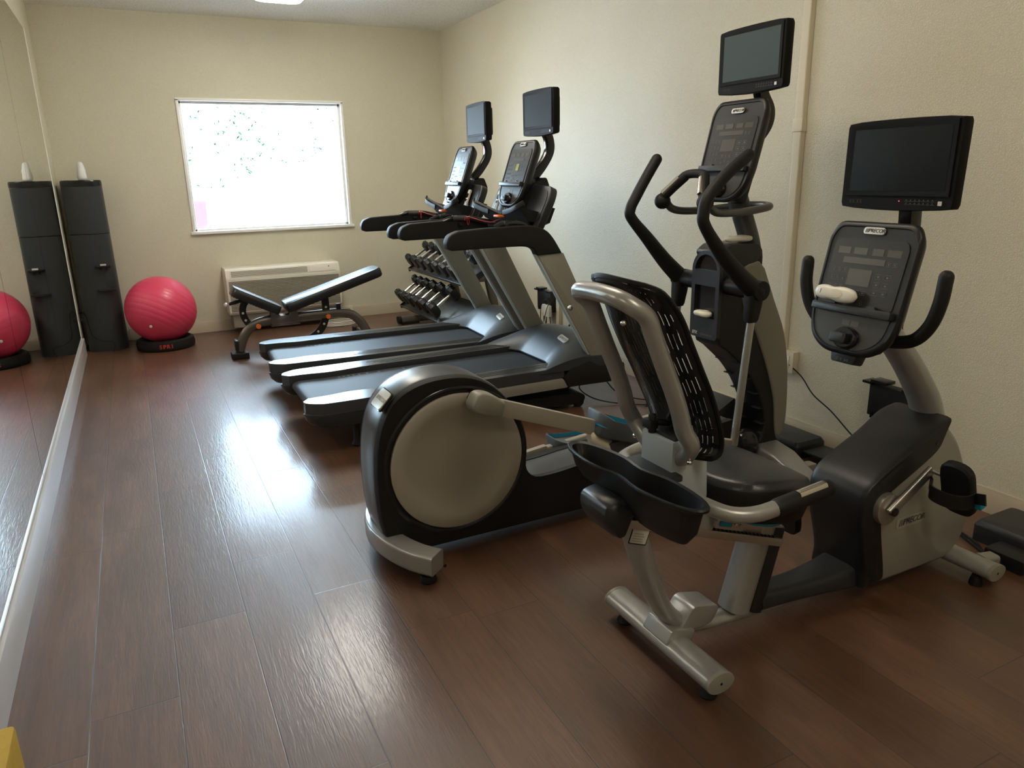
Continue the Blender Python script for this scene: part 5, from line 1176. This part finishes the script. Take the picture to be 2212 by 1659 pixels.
# second treadmill: a copy, very slightly turned
tm2 = copy_tree(tm); tm2.location = (1.55, yt + .918, 0); tm2.rotation_euler = (0, 0, -.055)
tm2['label'] = 'black and silver treadmill farther from the camera, in front of the dumbbell rack'
for o in tm2.children_recursive:
    if o.name.startswith('lit_segment'): bpy.data.objects.remove(o); break
def tray_remote(T, label):
    t = thing('tv_remote', T.translation, label, 'remote', 'slim remotes in the treadmill pockets')
    MB().prism(rc([(-.078, -.020), (.0, -.017), (.078, -.021), (.078, .021), (.0, .017), (-.078, .020)], .012), 0, .014, 'z', T=T).build('case', M['white'], t, bevel=.004)
    k = MB()
    for r in range(5):
        for c_ in range(3): k.box((-.062 + r * .013, -.012 + c_ * .0095, .014), (-.054 + r * .013, -.007 + c_ * .0095, .0155), T)
    k.build('key_print', M['ink'], t)
    MB().prism([(.035 + a, b) for a, b in circ(.017, 20)], .014, .016, 'z', T=T).build('button_ring', M['gloss'], t)
    MB().prism([(.004 + a, b) for a, b in circ(.008, 14, .014)], .014, .0155, 'z', T=T).build('button_ring', M['gloss'], t)
    return t
sl_ = .42
def pocket_T(cx, cy, rot, up_, lat):
    u = Vector((math.sin(sl_), 0, math.cos(sl_))); n = Vector((-math.cos(sl_), 0, math.sin(sl_)))
    p = Vector((2.035, 0, 1.115)) + u * up_ + n * .014 + Vector((0, lat, 0))
    Rz = Matrix.Rotation(rot, 4, 'Z'); p = Rz @ (p - Vector((1.55, 0, 0))) + Vector((cx, cy, 0)); u = Rz @ u; n = Rz @ n
    side = n.cross(u); m = Matrix((u, side, n)).transposed().to_4x4(); m.translation = p; return m @ Matrix.Rotation(.12, 4, 'Z')
tray_remote(pocket_T(1.55, yt, 0, .105, .235), 'slim white and black remote in the far pocket of the nearer treadmill')
tray_remote(pocket_T(1.55, yt + .918, -.055, .105, -.20), 'slim white and black remote in the near pocket of the farther treadmill')
# ------------------------------------------------------------------ light, world, camera
w = bpy.data.worlds.new('world'); bpy.context.scene.world = w; w.use_nodes = True
nt = w.node_tree; bg = nt.nodes['Background']; bg.inputs[0].default_value = (.63, .84, 1.0, 1); bg.inputs[1].default_value = 25.0
def area(name, loc, rot, sx, sy, power, col):
    l = bpy.data.lights.new(name, 'AREA'); l.shape = 'RECTANGLE'; l.size = sx; l.size_y = sy; l.energy = power; l.color = col
    o = bpy.data.objects.new(name, l); C.objects.link(o); o.location = loc; o.rotation_euler = rot; return o
p_ = area('window_portal', ((WX0 + WX1) / 2, YB + .15, (WZ0 + WZ1) / 2), (-PI / 2, 0, 0), WX1 - WX0 - .08, WZ1 - WZ0 - .08, 1, (1, 1, 1)); p_.data.cycles.is_portal = True
su = bpy.data.lights.new('sun', 'SUN'); su.energy = 70; su.angle = .01; su.color = (1, .96, .9)
so = bpy.data.objects.new('sun', su); C.objects.link(so); so.rotation_euler = (math.radians(40), math.radians(12), 0)
cam = bpy.data.cameras.new('camera'); co = bpy.data.objects.new('camera', cam); C.objects.link(co); bpy.context.scene.camera = co
cam.sensor_fit = 'HORIZONTAL'; cam.sensor_width = 36; cam.lens = 36 * 1595.85 / 2212; cam.clip_start = .05; cam.clip_end = 300
yaw, pit, rol = .4615, .2793, -.0222
fw = Vector((math.sin(yaw) * math.cos(pit), math.cos(yaw) * math.cos(pit), -math.sin(pit))); rt = Vector((math.cos(yaw), -math.sin(yaw), 0)); up = rt.cross(fw)
r2 = rt * math.cos(rol) + up * math.sin(rol); u2 = -rt * math.sin(rol) + up * math.cos(rol)
m3 = Matrix((r2, u2, -fw)).transposed().to_4x4(); m3.translation = (0, 0, 1.40); co.matrix_world = m3
sc = bpy.context.scene
sc.view_settings.view_transform = 'Standard'; sc.view_settings.look = 'None'; sc.view_settings.gamma = 1; sc.view_settings.exposure = 0.0
try: sc.view_settings.use_curve_mapping = False
except Exception: pass
sc.cycles.use_denoising = True; sc.cycles.max_bounces = 10; sc.cycles.diffuse_bounces = 6; sc.cycles.glossy_bounces = 5; sc.cycles.sample_clamp_indirect = 12
sc.cycles.caustics_reflective = True; sc.cycles.caustics_refractive = False
